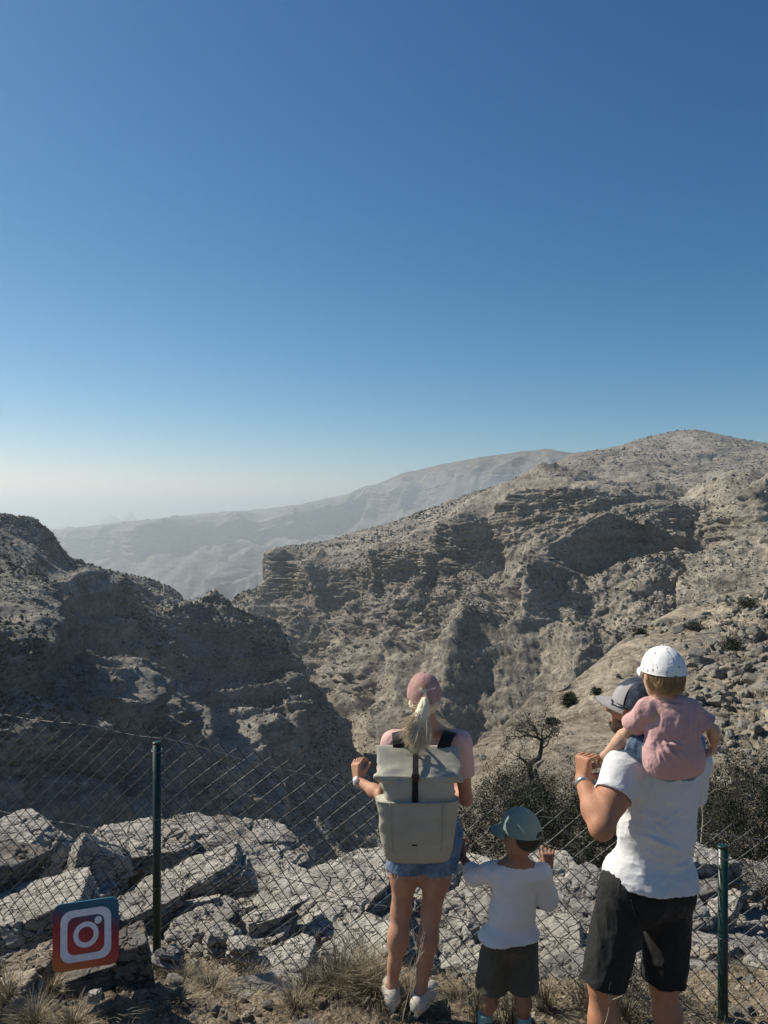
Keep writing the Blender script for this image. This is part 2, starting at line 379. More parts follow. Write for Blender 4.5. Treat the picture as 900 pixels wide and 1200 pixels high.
# scrub and loose boulders over the far slopes: far too many to count
def specks(name, G, num, smin_, smax_, mat, label, seed, flat=.7):
    rs = np.random.RandomState(seed); P_ = G.reshape(-1, 3); n = normals(smooth2(G, 1)).reshape(-1, 3)
    w_ = np.clip(n[:, 2]-.25, .02, 1)*np.linalg.norm(P_, axis=1)**.5; dens = sstep(-.2, .3, fbm(P_/140., 3, seed=seed)); w_ = w_*(dens+.06)
    idx = rs.choice(len(P_), num, p=w_/w_.sum()); c = P_[idx]; d = np.linalg.norm(c, axis=1)
    sz = rs.uniform(smin_, smax_, num)*np.clip(rs.lognormal(0, .35, num), .4, 2.4)*np.clip(d/1200, .35, 1.7)
    O = np.array([(1,0,0),(-1,0,0),(0,1,0),(0,-1,0),(0,0,1),(0,0,-.6)], float)
    V = (O[None]*(1+rs.uniform(-.35, .35, (num, 6, 1)))*np.array([1, 1, flat]))*sz[:, None, None]
    a = rs.uniform(0, 6.28, num); R_ = np.zeros((num, 3, 3)); R_[:, 0, 0] = np.cos(a); R_[:, 0, 1] = -np.sin(a); R_[:, 1, 0] = np.sin(a); R_[:, 1, 1] = np.cos(a); R_[:, 2, 2] = 1
    V = np.einsum('nij,nkj->nki', R_, V)+c[:, None]+np.array([0, 0, .3])*sz[:, None, None]
    T = np.array([(0,2,4),(2,1,4),(1,3,4),(3,0,4),(2,0,5),(1,2,5),(3,1,5),(0,3,5)])
    o = mesh_obj(name, V.reshape(-1, 3), (T[None]+np.arange(num)[:, None, None]*6).reshape(-1, 3), mat, smooth=False); tag(o, label, kind='stuff'); return o
M_SCRUB = NT('scrub_leaves').done((.040,.044,.030), .9, spec=.1); M_BOULD = NT('pale_boulder').done((.33,.30,.25), .95, spec=.1)
specks('slope_scrub', GB, 15000, .8, 2.0, M_SCRUB, 'small dark bushes dotted over the big sunlit mountain', 71, .8)
specks('slope_boulders', GB, 14000, .8, 2.2, M_BOULD, 'pale boulders lying on the big sunlit mountain', 72)
specks('cliff_scrub', GA, 12000, .9, 2.2, M_SCRUB, 'small dark bushes on the shaded left mountain', 73, .8)
specks('cliff_boulders', GA, 9000, .9, 2.4, M_BOULD, 'pale boulders on the ledges of the left mountain', 74)

# ---------------------------------------------------------------- near slope across the gully
xs = np.linspace(520, 1250, int(760*Q))
Cc = [
 [(520,1400,40),(700,1300,60),(1250,1100,120)],
 [(520,950,18),(560,885,22),(580,858,25),(600,835,28),(625,818,31),(660,803,35),(685,785,39),(700,772,42),(720,754,46),(740,738,50),(770,722,57),(800,706,64),(850,692,76),(900,682,88),(1000,660,100),(1250,600,110)],
 [(520,960,16.5),(560,900,19.5),(600,862,23),(660,832,28),(700,808,32),(740,775,37),(800,745,44),(850,728,50),(900,715,58),(1000,690,66),(1250,650,80)],
 [(520,990,14),(600,900,17),(700,860,20),(800,820,26),(900,790,30),(1250,740,45)],
 [(520,1020,11),(600,950,12.5),(700,920,14),(800,900,15),(900,880,16),(1250,820,22)],
 [(520,1080,8.6),(700,1030,9),(900,990,10),(1250,930,12)],
]
rows = [int(k*Q) for k in (8,130,180,150,90)]
G = loft(Cc, xs, rows); t = np.arange(G.shape[0]); rowi = np.cumsum(rows)
G = smooth2(G, 4)
dist = np.linalg.norm(G, axis=2); n = normals(smooth2(G, 8)); pxs = xs[None, :]*np.ones(G.shape[:2])
edge = np.clip((t-rowi[0])/(30*Q), .0, 1)[:, None]
r = fbm(G/np.array([6., 6, 6]), 4, seed=91); G = G+n*(r*1.1*edge)[..., None]
# rubble on the right-hand part, smooth weathered rock on the left-hand part
rub = sstep(-.15, .35, fbm(G/9, 3, seed=93)+(pxs-760)/260)
def cells(p, scale, seed):
    """angular block heights: per-cell tilt and level"""
    rs = np.random.RandomState(seed); q = p/scale; b = np.floor(q[..., :2]).astype(int)
    best = np.full(q.shape[:2], 9.0); h = np.zeros(q.shape[:2]); sec = best.copy()
    T = rs.rand(64, 64, 5)
    for dx in (-1, 0, 1):
        for dy in (-1, 0, 1):
            c = b+np.array([dx, dy]); R = T[c[..., 0] % 64, c[..., 1] % 64]
            vx = q[..., 0]-c[..., 0]-R[..., 0]; vy = q[..., 1]-c[..., 1]-R[..., 1]
            d2 = np.sqrt(vx*vx+vy*vy); m = d2 < best
            sec = np.where(m, best, np.minimum(sec, d2)); best = np.where(m, d2, best)
            h = np.where(m, (R[..., 2]-.5)+(R[..., 3]-.5)*vx*1.6+(R[..., 4]-.5)*vy*1.6, h)
    e = sstep(0, .12, sec-best)
    return h*e-(1-e)*.5
wp = G+np.stack([fbm(G/1.0, 2, seed=95+i) for i in range(3)], -1)*.35
h1 = cells(wp, 1.5, 1); h2 = cells(wp, .62, 2); h3 = cells(wp, .3, 3)
G = G+np.array([-.25, -.35, .9])*(edge*(rub*(h1*.30+h2*.14+h3*.05)+(1-rub)*(h2*.04+h3*.02)))[..., None]
z = G[..., 2]*.9+G[..., 0]*.25+fbm(G/5, 2, seed=99)*.8; fr = z/.9-np.floor(z/.9)
G = G+np.array([-.5, -.5, .2])*((sstep(0, .7, fr)-sstep(.85, 1, fr))*.28*(1-rub*.6)*edge)[..., None]
sheet('hillside', G, M_SLOPE)
HILL = (G, rub*edge)
# ---------------------------------------------------------------- ground at the viewpoint
def rim_y(x): return np.interp(x, [-14, -6, -3, -2, -1, 0, .8, 1.6, 3, 8, 14], [6.5, 7.3, 7.3, 7.4, 7.2, 8.3, 10, 13, 15, 16, 18])
def ground_z(x, y):
    x = np.asarray(x, float); y = np.asarray(y, float)
    z = np.interp(y, [-5, 0, 1.5, 2.7, 3.0, 3.62, 4.3, 5.5, 7, 9, 12, 20], [-.9, -1.6, -1.95, -2.30, -2.35, -2.35, -2.6, -3.0, -3.5, -4.3, -5.4, -8.6])+.07*sstep(-.7, -1.3, x)*sstep(4.4, 3.4, y)
    z = z-.10*sstep(-1.2, 1.8, x)*sstep(3.6, 5, y)+.12*sstep(1.6, 3, x)
    p = np.stack([x, y, 0*x], -1)
    z = z+fbm(p/1.6, 3, seed=201)*.10*sstep(4.2, 5.5, y)+fbm(p/.5, 3, seed=203)*.035*(1-.7*sstep(-.5, -.1, x)*sstep(4.0, 3.7, y))
    return z
def ground_full(x, y):
    z = ground_z(x, y); p = np.stack([x, y, 0*x], -1)
    over = np.clip(y-rim_y(x)-fbm(p/1.5, 2, seed=206)*.6, 0, 60)
    z = z-np.minimum(over*2.6, 34)-over*.7
    rocky = sstep(4.3, 5.3, y+fbm(p/.8, 3, seed=207)*.8)
    wp = np.stack([x, y, z], -1); wp = wp+np.stack([fbm(wp/.5, 2, seed=209+i) for i in range(3)], -1)*.15
    z = z+rocky*(cells(wp, .55, 7)*.16+cells(wp, .2, 8)*.05)+(1-rocky)*(np.clip(cells(wp, .09, 9)-.12, 0, 1)*.035)
    z = z+fbm(np.stack([x, y, 0*x], -1)/.09, 3, seed=212)*.012
    return z
gx = np.concatenate([np.linspace(-14, -3.2, 120, endpoint=False), np.linspace(-3.2, 3.6, 520, endpoint=False), np.linspace(3.6, 16, 120)])
gy = np.concatenate([np.linspace(-5, 2.2, 60, endpoint=False), np.linspace(2.2, 8, 460, endpoint=False), np.linspace(8, 30, 160)])
X, Y = np.meshgrid(gx, gy, indexing='ij')
G = np.stack([X, Y, ground_full(X, Y)], -1)
m = NT('dry_soil'); co = m.coord()
n1 = m.noise(co, 1.3, 5, .6); n2 = m.noise(co, 9, 6, .7); n3 = m.noise(co, 60, 5, .7)
soil = m.ramp(n2, [(.3, (.13,.10,.07)), (.5, (.23,.185,.13)), (.7, (.36,.30,.22))])
rockc = m.ramp(n2, [(.3, (.13,.125,.115)), (.48, (.29,.28,.26)), (.7, (.42,.41,.38))])
sx = m.n('ShaderNodeSeparateXYZ'); m.l(co, sx.inputs[0])
fac = m.math('ADD', m.math('MULTIPLY', m.math('SUBTRACT', sx.outputs['Y'], 4.6), .9), m.math('MULTIPLY', m.math('SUBTRACT', n1, .5), 3.5))
col = m.mix(soil, rockc, m.math('MULTIPLY', fac, 1.0, clamp=True))
col = m.mix(col, m.ramp(n3, [(.35, .6), (.52, 1.0), (.66, 1.25)]), .8, 'MULTIPLY')
peb = m.vor(co, 38); col = m.mix(col, m.ramp(peb, [(.2, 1.25), (.5, .8)]), .6, 'MULTIPLY')
h = m.math('ADD', m.math('MULTIPLY', n3, .6), m.math('MULTIPLY', m.math('SUBTRACT', .6, peb), .8)); h = m.math('ADD', h, m.math('MULTIPLY', n2, 2.0))
M_GROUND = m.done(col, .95, m.bump(h, .9, .02), spec=.1)
sheet('ground', G[::-1], M_GROUND)

# ---------------------------------------------------------------- rocks
def rock_mat(name, c0, c1, c2, tint=(1, .96, .9), stain=.35, lich=.5):
    m = NT(name); co = m.coord()
    info = m.n('ShaderNodeObjectInfo')
    off = m.n('ShaderNodeVectorMath', operation='ADD'); sc = m.n('ShaderNodeVectorMath', operation='SCALE')
    cmb = m.n('ShaderNodeCombineXYZ'); [m.l(info.outputs['Random'], cmb.inputs[i]) for i in range(3)]
    m.l(cmb.outputs[0], sc.inputs[0]); sc.inputs['Scale'].default_value = 40
    m.l(co, off.inputs[0]); m.l(sc.outputs[0], off.inputs[1]); co = off.outputs[0]
    n1 = m.noise(co, 3.2, 6, .62, .3); n2 = m.noise(co, 18, 6, .7, .2); n3 = m.noise(co, 90, 5, .75)
    mp = m.n('ShaderNodeMapping'); mp.inputs['Scale'].default_value = (.5, .5, 7); m.l(co, mp.inputs[0])
    bed = m.noise(mp.outputs[0], 5, 6, .65, .2)
    col = m.ramp(n1, [(.3, c0), (.48, c1), (.68, c2)])
    col = m.mix(col, m.ramp(n2, [(.32, .62), (.5, 1.0), (.7, 1.15)]), .75, 'MULTIPLY')
    col = m.mix(col, m.ramp(bed, [(.36, .55), (.47, 1.0), (.62, 1.08)]), .6, 'MULTIPLY')
    col = m.mix(col, m.ramp(n3, [(.34, .6), (.5, 1.0), (.68, 1.15)]), .6, 'MULTIPLY')
    # black lichen specks and warm iron stain
    bl = m.ramp(m.noise(co, 26, 4, .8, .5), [(.56, 0.0), (.64, 1.0)]); msk = m.ramp(m.noise(co, 2.1, 3, .5), [(.45, 0.0), (.62, 1.0)])
    col = m.mix(col, (.06, .06, .055), m.math('MULTIPLY', m.math('MULTIPLY', bl, msk), lich))
    st = m.ramp(m.noise(co, 2.7, 3, .6, .8), [(.55, 0.0), (.72, 1.0)])
    col = m.mix(col, (.34, .24, .14), m.math('MULTIPLY', st, stain))
    col = m.mix(col, m.ramp(info.outputs['Random'], [(0.0, (.62,.63,.64)), (.35, (.98,.97,.95)), (.7, (1.05,1.03,1.0)), (1.0, (.80,.78,.74))]), 1.0, 'MULTIPLY')
    # joints and fractures
    dv = m.n('ShaderNodeVectorMath', operation='ADD'); nv = m.n('ShaderNodeTexNoise'); nv.inputs['Scale'].default_value = 5; nv.inputs['Detail'].default_value = 4; m.l(co, nv.inputs['Vector'])
    sv = m.n('ShaderNodeVectorMath', operation='SCALE'); m.l(nv.outputs['Color'], sv.inputs[0]); sv.inputs['Scale'].default_value = .22; m.l(co, dv.inputs[0]); m.l(sv.outputs[0], dv.inputs[1])
    mq = m.n('ShaderNodeMapping'); mq.inputs['Scale'].default_value = (1, 1.6, 3.2); m.l(dv.outputs[0], mq.inputs[0])
    e1 = m.vor(mq.outputs[0], 3.6, 'DISTANCE_TO_EDGE'); e2 = m.vor(mq.outputs[0], 9, 'DISTANCE_TO_EDGE')
    cr1 = m.ramp(e1, [(.0, .18), (.035, 1.0)]); cr2 = m.ramp(e2, [(.0, .45), (.03, 1.0)])
    crm = m.mix((1,1,1), cr2, m.ramp(n1, [(.45, 0.0), (.6, 1.0)]))
    col = m.mix(col, cr1, .9, 'MULTIPLY'); col = m.mix(col, crm, .9, 'MULTIPLY')
    h = m.math('ADD', m.math('MULTIPLY', n2, 1.9), m.math('MULTIPLY', n3, .55)); h = m.math('ADD', h, m.math('MULTIPLY', bed, 2.6))
    h = m.math('ADD', h, m.math('MULTIPLY', cr1, 1.6)); h = m.math('ADD', h, m.math('MULTIPLY', crm, .8))
    return m.done(col, .92, m.bump(h, .85, .018), spec=.12)
M_ROCK = rock_mat('limestone', (.235,.225,.2), (.42,.40,.36), (.57,.545,.49))
M_ROCKW = rock_mat('stained_limestone', (.26,.21,.15), (.42,.36,.28), (.55,.50,.42), stain=.7, lich=.2)
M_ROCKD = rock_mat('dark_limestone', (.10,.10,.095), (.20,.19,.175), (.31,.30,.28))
def cube_sphere(n):
    t = np.tan(np.linspace(-1, 1, n+1)*pi/4); u, v = np.meshgrid(t, t, indexing='ij'); o = np.ones_like(u)
    V = []; Fs = []; k = 0
    for a in ((o,u,v), (-o,v,u), (v,o,u), (u,-o,v), (u,v,o), (v,u,-o)):
        V.append(np.stack(a, -1).reshape(-1, 3)); Fs.append(grid_faces(n+1, n+1)+k); k += (n+1)**2
    V = np.concatenate(V); Fs = np.concatenate(Fs); V /= np.linalg.norm(V, axis=1)[:, None]
    key = np.round(V*1e5).astype(np.int64); _, idx, inv = np.unique(key, axis=0, return_index=True, return_inverse=True)
    return V[idx], inv.reshape(-1)[Fs][:, ::-1]
_CS = {}
def rock_mesh(dims, seed, n=40, ledge=.03, rough=1.0, planes=11, layer=.05, crack=.5):
    if n not in _CS: _CS[n] = cube_sphere(n)
    D, Fc = _CS[n]; rs = np.random.RandomState(seed); a, b, c = [x/2 for x in dims]
    N = []; O = []
    for ax, s in ((0, a), (1, b), (2, c)):
        for sg in (1, -1):
            v = np.zeros(3); v[ax] = sg; v += rs.normal(size=3)*(.16 if ax < 2 else .09); v /= np.linalg.norm(v); N.append(v); O.append(s*rs.uniform(.88, 1.0))
    for _ in range(planes):
        v = rs.normal(size=3); v[2] *= .6; v /= np.linalg.norm(v)
        O.append(np.sqrt((v[0]*a)**2+(v[1]*b)**2+(v[2]*c)**2)*rs.uniform(.86, 1.12)+.0); N.append(v)
    N = np.array(N); O = np.array(O)
    # ray directions scaled by the box so that long slabs keep their square ends
    S = np.array([a, b, c]); Dd = D*S; Dd /= np.linalg.norm(Dd, axis=1)[:, None]
    k = Dd@N.T; k = np.where(k > 1e-3, O/np.maximum(k, 1e-3), 1e3)
    r = k.min(1); V = Dd*r[:, None]
    sz = (a*b*c)**(1/3); sd_ = seed*3.7
    nn = D*np.array([1/a, 1/b, 1/c]); nn /= np.linalg.norm(nn, axis=1)[:, None]
    V = V+nn*(fbm(V/(sz*.9)+sd_, 4, .55, seed=301)*sz*.16*rough)[:, None]
    cr = 1-np.abs(fbm(V/(sz*1.1)*np.array([1, 1, 1.6])+sd_+5, 3, seed=305))/.055
    V = V-nn*(np.clip(cr, 0, 1)*.05*crack*min(1, sz/.25))[:, None]
    lz = V[:, 2]/layer+fbm(V/.35+sd_, 2, seed=307)*1.2; fr = lz-np.floor(lz)
    jit = perlin(np.stack([np.floor(lz)*5.1+sd_, V[:, 0]/.25, V[:, 1]/.25], -1), 309)
    side = 1-np.abs(nn[:, 2])**2
    hv = nn*np.array([1, 1, .1])
    V = V+hv*(side*(jit*1.4+sstep(0, .8, fr)-sstep(.86, 1, fr)-.5)*ledge)[:, None]
    V = V+nn*(fbm(V/.07+sd_, 3, .6, seed=311)*.010*rough+fbm(V/.022+sd_, 2, .6, seed=313)*.004)[:, None]
    return V, Fc
def rock(px, py, d, dims, rot, label, seed, n=44, mat=None, group=None, sink=.35, name='rock', **kw):
    """rock whose middle is seen at (px,py), d metres away; it is bedded in the ground below it"""
    V, Fc = rock_mesh(dims, seed, n, **kw)
    R = np.array(Matrix.Rotation(radians(rot[2]), 3, 'Z')@Matrix.Rotation(radians(rot[1]), 3, 'Y')@Matrix.Rotation(radians(rot[0]), 3, 'X'))
    c = P(px, py, d); V = V@R.T
    o = mesh_obj(name, V, Fc, mat or M_ROCK); o.location = c
    tag(o, label, 'rock', group)
    return o
OUT = 'bedded limestone slabs of the outcrop beyond the fence'
def slab(*a, **k): return rock(*a, group=OUT, name='rock_slab', **k)
# dims = (across, away, thick)
slab(22, 1000, 6.0, (.75,.7,.42), (8,-8,20), 'rounded pale boulder with a black undercut at the left edge of the photo', 1, n=60)
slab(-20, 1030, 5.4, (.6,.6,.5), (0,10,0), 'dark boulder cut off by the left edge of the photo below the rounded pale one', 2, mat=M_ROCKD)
slab(160, 992, 6.6, (1.0,.6,.22), (6,-6,8), 'flat topped slab with deep black shadow under it, crossed by the left fence post', 3, n=64, ledge=.05)
slab(108, 1018, 5.9, (.42,.45,.42), (-30,35,35), 'sharp edged block tipped on its corner above the square sign', 4, n=50, ledge=.012, rough=.5, planes=5)
slab(55, 1006, 6.3, (.45,.5,.3), (0,10,15), 'small pale slab wedged between the rounded boulder and the tipped block', 5)
slab(38, 1083, 4.9, (.85,.75,.36), (-6,-14,16), 'long block with bright bevelled top and smooth grey front, left of the sign', 6, n=60, ledge=.012, rough=.6, planes=4)
slab(210, 1045, 5.7, (1.15,.5,.26), (-4,-22,18), 'long slab sloping up to the right just behind the left fence post', 7, n=70, ledge=.05)
slab(165, 1075, 5.2, (.6,.5,.24), (-6,-20,10), 'layered slab directly behind the foot of the left fence post', 8, n=56)
slab(285, 1008, 6.9, (1.25,.8,.36), (10,4,8), 'high humped slab forming the skyline of the outcrop left of the middle', 9, n=80, ledge=.05)
slab(300, 1052, 6.1, (1.0,.6,.24), (4,-14,20), 'slab with a long diagonal crack below the humped one', 10, n=70, ledge=.06)
slab(388, 1046, 6.2, (1.35,.7,.26), (4,-15,22), 'broad slab reaching towards the knees of the woman', 11, n=80, ledge=.05)
slab(365, 1080, 5.2, (1.25,.75,.24), (2,-17,24), 'largest front slab with a broken edge over a black hollow', 12, n=90, ledge=.07)
slab(300, 1098, 4.9, (.55,.42,.16), (0,-22,34), 'thin wedge shaped slab pointing down left at the front of the outcrop', 13, n=56)
slab(448, 1064, 5.7, (.62,.5,.22), (8,-26,24), 'slab seen beside the left knee of the woman', 14, n=56)
slab(500, 1048, 6.3, (.8,.6,.3), (10,-24,15), 'slab showing between the legs of the woman', 15, n=56)
slab(545, 1082, 5.4, (.62,.5,.26), (14,-26,24), 'slab between the woman and the boy', 16, n=64)
slab(515, 1128, 4.9, (.55,.42,.22), (10,-24,26), 'low ledge with black crevices beside the ankles of the woman', 17, n=64)
slab(262, 1072, 5.2, (.3,.3,.18), (20,10,30), 'small tilted chunk in the middle of the outcrop gully', 18)
slab(230, 1085, 5.0, (.4,.3,.16), (10,-12,20), 'pale chunk right of the left fence post', 19)
BR = 'boulders behind the boy and the man'
def boul(*a, **k): return rock(*a, group=BR, name='boulder', **k)
boul(640, 1042, 5.9, (.62,.55,.42), (14,-22,20), 'pale boulder showing right of the boy shoulder', 21, n=60)
boul(695, 1072, 5.4, (.5,.5,.36), (12,-20,38), 'boulder half hidden by the left thigh side of the man', 22, n=60)
boul(655, 1112, 4.9, (.42,.4,.26), (10,-24,16), 'grey boulder right of the shorts of the boy', 23, n=56, ledge=.012)
boul(640, 1165, 4.4, (.5,.4,.3), (0,-10,25), 'angular boulder beside the right leg of the boy', 24, n=56, ledge=.012)
boul(820, 1026, 6.0, (.5,.5,.45), (0,5,10), 'cracked pale boulder between the back of the man and the right fence post', 25, n=60)
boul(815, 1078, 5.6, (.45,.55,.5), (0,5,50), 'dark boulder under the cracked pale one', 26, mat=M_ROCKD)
boul(865, 1128, 4.9, (.62,.5,.34), (-14,6,-22), 'smooth faced block right of the right fence post', 27, n=60, ledge=.012, rough=.5, planes=4)
boul(826, 1138, 4.7, (.34,.35,.36), (-8,14,28), 'narrow upright block behind the right fence post', 28, n=50, ledge=.012, rough=.5, planes=4)
boul(880, 1060, 6.3, (.9,.5,.2), (0,6,-12), 'flat pale ledge behind the right fence post', 29, n=56)
boul(905, 1165, 4.3, (.4,.4,.2), (0,6,-12), 'low flat stone at the right edge of the photo', 30)
boul(790, 1122, 5.1, (.35,.35,.14), (-5,-3,10), 'thin flat stone on the orange gravel beside the shorts of the man', 31, mat=M_ROCKW)
slab(425, 1125, 4.65, (.7,.45,.2), (2,-16,22), 'slab whose lower edge overhangs a black hollow left of the woman', 70, n=64, ledge=.05)
slab(555, 1150, 4.35, (.6,.42,.2), (4,-12,18), 'dark edged slab between the feet of the woman and the left leg of the boy', 71, n=60, ledge=.05)
slab(330, 1132, 4.4, (.45,.3,.14), (4,-14,26), 'small flat slab in front of the black hollow', 72, n=44, ledge=.03)
slab(665, 1150, 4.3, (.55,.4,.2), (2,-8,12), 'low broken slab between the boy and the man', 73, n=56, ledge=.04)
rq = np.random.RandomState(19)
for k in range(34):
    px = rq.uniform(-10, 620) if k < 24 else rq.uniform(600, 910); d = rq.uniform(4.9, 6.9); c = P(px, 0, d)
    py = 590-F*(float(ground_full(np.array([[c[0]]]), np.array([[d]]))[0, 0])+.10+rq.uniform(0, .10))/d
    rock(px, py, d, (rq.uniform(.25, .6), rq.uniform(.2, .45), rq.uniform(.05, .12)), (rq.uniform(-14, 8), rq.uniform(-26, -4), rq.uniform(0, 60)), 'thin broken limestone plate lying among the bigger slabs', 600+k, n=34, group='thin limestone plates of the outcrop', name='rock_plate', ledge=.02, planes=8)
SG = 'stones around the foot of the square sign'
def sst(*a, **k): return rock(*a, group=SG, name='stone', **k)
sst(33, 1138, 3.75, (.24,.2,.13), (10,5,-12), 'rounded orange stained stone left of the sign', 41, mat=M_ROCKW, ledge=.006)
sst(60, 1128, 3.85, (.2,.2,.16), (10,15,20), 'orange stone tucked behind the lower left corner of the sign', 42, mat=M_ROCKW, ledge=.006)
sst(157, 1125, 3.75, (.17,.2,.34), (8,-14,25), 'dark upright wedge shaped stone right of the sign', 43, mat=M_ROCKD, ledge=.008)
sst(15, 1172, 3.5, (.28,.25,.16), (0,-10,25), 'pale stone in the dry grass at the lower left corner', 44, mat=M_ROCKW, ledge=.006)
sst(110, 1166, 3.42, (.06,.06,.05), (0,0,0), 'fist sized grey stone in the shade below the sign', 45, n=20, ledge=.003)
sst(315, 1180, 3.8, (.55,.38,.16), (0,-6,20), 'grey layered rock in the grass at the bottom of the photo', 46, n=60)
sst(200, 1120, 4.15, (.14,.14,.09), (0,10,0), 'pale stone against the foot of the left fence post', 47, n=24)
sst(258, 1098, 4.6, (.2,.18,.13), (12,0,40), 'pale stone below the outcrop gully', 48, n=30)
sst(285, 1110, 4.4, (.17,.14,.11), (0,20,10), 'pale stone at the lower tip of the wedge shaped slab', 49, n=30)
# loose small stones
rs = np.random.RandomState(77)
protos = [rock_mesh((1, .8, .6), 400+i, 12, ledge=.02, rough=.8) for i in range(6)]
pm = []
for i, (V, Fc) in enumerate(protos):
    o = mesh_obj('small_stone', V, Fc, M_ROCKW if i % 2 else M_ROCK); pm.append(o)
cnt = 0; used = set()
for k in range(260):
    px = rs.uniform(-20, 920); py = rs.uniform(1085, 1198); d = rs.uniform(3.3, 5.2)
    x = (px-450)/F*d; 
    zz = float(ground_full(np.array([[x]]), np.array([[d]]))[0, 0])
    if 590-zz/d*F < 1080: continue
    s = rs.uniform(.018, .07)*(1 if rs.rand() < .85 else 1.9)
    i = rs.randint(6)
    o = pm[i] if i not in used else pm[i].copy()
    if i in used: COL.objects.link(o)
    used.add(i)
    o.location = (x, d, zz+s*.12); o.scale = (s, s, s); o.rotation_euler = (rs.uniform(-.4, .4), rs.uniform(-.4, .4), rs.uniform(0, 6.3))
    tag(o, 'small loose stone lying on the dry soil by the fence', 'stone', 'small loose stones on the soil')

# broken stone lying over the hillside: nobody could count it
def scatter_stones(name, pts, sizes, mat, label, seed=5):
    rs = np.random.RandomState(seed); PR = [rock_mesh((1, .85, .6), 500+i, 5, ledge=.0, rough=.9, planes=9) for i in range(10)]
    VV = []; FF = []; k = 0
    for p, s in zip(pts, sizes):
        V, Fc = PR[rs.randint(10)]; R = np.array(Matrix.Rotation(rs.uniform(0, 6.28), 3, 'Z')@Matrix.Rotation(rs.normal()*.5, 3, 'X')@Matrix.Rotation(rs.normal()*.5, 3, 'Y'))
        VV.append((V*np.array([rs.uniform(.7, 1.5), rs.uniform(.7, 1.2), rs.uniform(.6, 1.2)]))@R.T*s+p); FF.append(Fc+k); k += len(V)
    o = mesh_obj(name, np.concatenate(VV), np.concatenate(FF), mat, smooth=False); tag(o, label, 'rubble', kind='stuff'); return o
M_RUB = rock_mat('rubble_stone', (.26,.235,.195), (.42,.385,.32), (.54,.50,.43), stain=.3, lich=.25)
rs = np.random.RandomState(12); Gf = HILL[0][int(130*Q):].reshape(-1, 3); wf = HILL[1][int(130*Q):].reshape(-1)
Gf = HILL[0][10:].reshape(-1, 3); wf = HILL[1][10:].reshape(-1)**1.5+.015
idx = rs.choice(len(Gf), 6500, p=wf/wf.sum()); pts = Gf[idx]; dd = np.linalg.norm(pts, axis=1)
scatter_stones('hillside_rubble', pts, np.clip(rs.lognormal(-1.35, .6, len(pts)), .07, 1.2)*np.clip(dd/45, .35, 1.2), M_RUB, 'broken stones strewn over the steep pale hillside behind the man')
# gravel in the gaps of the outcrop
px = rs.uniform(-120, 1000, 2600); dd = rs.uniform(4.3, 7.4, 2600); x = (px-450)/F*dd
zz = ground_full(x[:, None], dd[:, None])[:, 0]; ok = dd < rim_y(x)
scatter_stones('outcrop_gravel', np.stack([x, dd, zz], -1)[ok], np.clip(rs.lognormal(-2.9, .55, ok.sum()), .02, .25), M_ROCK, 'broken limestone pieces filling the gaps between the slabs', 6)
px = rs.uniform(-60, 1000, 3500); dd = rs.uniform(3.1, 5.0, 3500); x = (px-450)/F*dd
zz = ground_full(x[:, None], dd[:, None])[:, 0]
scatter_stones('path_gravel', np.stack([x, dd, zz], -1), np.clip(rs.lognormal(-4.3, .5, 3500), .006, .04), M_ROCKW, 'fine stone chips on the soil along the fence', 7)

# ---------------------------------------------------------------- chain link fence
PA = np.array([-1.255, 4.3]); PB = np.array([1.56, 3.55]); FD = PB-PA; FL = np.linalg.norm(FD); FU = FD/FL; FN = np.array([-FU[1], FU[0]])
def f_top(s):   # height of the netting's top edge, s = distance along the fence from the left post
    return np.interp(s, [-3.0, -1.0, 0, 1.2, 2.1, FL, FL+.8, FL+2], [-1.13, -1.195, -1.245, -1.435, -1.475, -1.475, -1.50, -1.6])
def f_pt(s, z, off=0.0):
    q = PA+FU*s+FN*off; return np.array([q[0], q[1], z])
fence = empty('chain_link_fence', tuple(f_pt(0, -2.6)))
FO = np.array(fence.location)
tag(fence, 'dark green chain link fence between the family and the drop', 'fence')
m = NT('green_post_paint'); co = m.coord(); n = m.noise(co, 30, 4); n2 = m.noise(co, 260, 3)
M_POST = m.done(m.ramp(n, [(.35, (.004,.024,.019)), (.7, (.009,.040,.031))]), m.ramp(n2, [(.3, .28), (.7, .5)]), m.bump(n2, .15, .002), spec=.5)
m = NT('coated_wire'); n = m.noise(m.coord(), 40, 3)
M_WIRE = m.done(m.ramp(n, [(.35, (.030,.040,.036)), (.7, (.085,.095,.088))]), .42, spec=.5)
m = NT('galvanised_wire'); M_GALV = m.done((.16,.165,.16), .4, spec=.5, Metallic=.3)
for s, zt, zb in ((0, -1.312, -2.75), (FL, -1.556, -3.0), (-2.9, -1.2, -2.6), (FL+2.9, -1.6, -3.0)):
    mb = MB(); b = f_pt(s, zb, -.028)-FO; t_ = f_pt(s, zt, -.028)-FO
    mb.add(*tube([b, t_-[0,0,.004]], .0225, 20)); mb.add(*tube([t_-[0,0,.012], t_-[0,0,.004], t_-[0,0,.001], t_], [.0245, .0245, .0225, .017], 20))
    po = mb.build('post', M_POST, fence)
    for hz_ in (.05, .42, .80):
        tb = MB()
        c = t_-np.array([0, 0, hz_]); ring = [c+np.array([FU[0]*cos(a)*.026+FN[0]*sin(a)*.034, FU[1]*cos(a)*.026+FN[1]*sin(a)*.034, .004*sin(2*a)]) for a in np.linspace(0, 2*pi, 18)]
        tb.add(*tube(ring, .0021, 5, cap=False)); tb.add(*tube([ring[4], ring[4]+np.array([.012, -.01, -.012]), ring[4]+np.array([.006, -.018, -.02])], .002, 5))
        tb.build('wire_tie', M_GALV, po)
HW = .0475; ROWS = 27
rsf = np.random.RandomState(4)
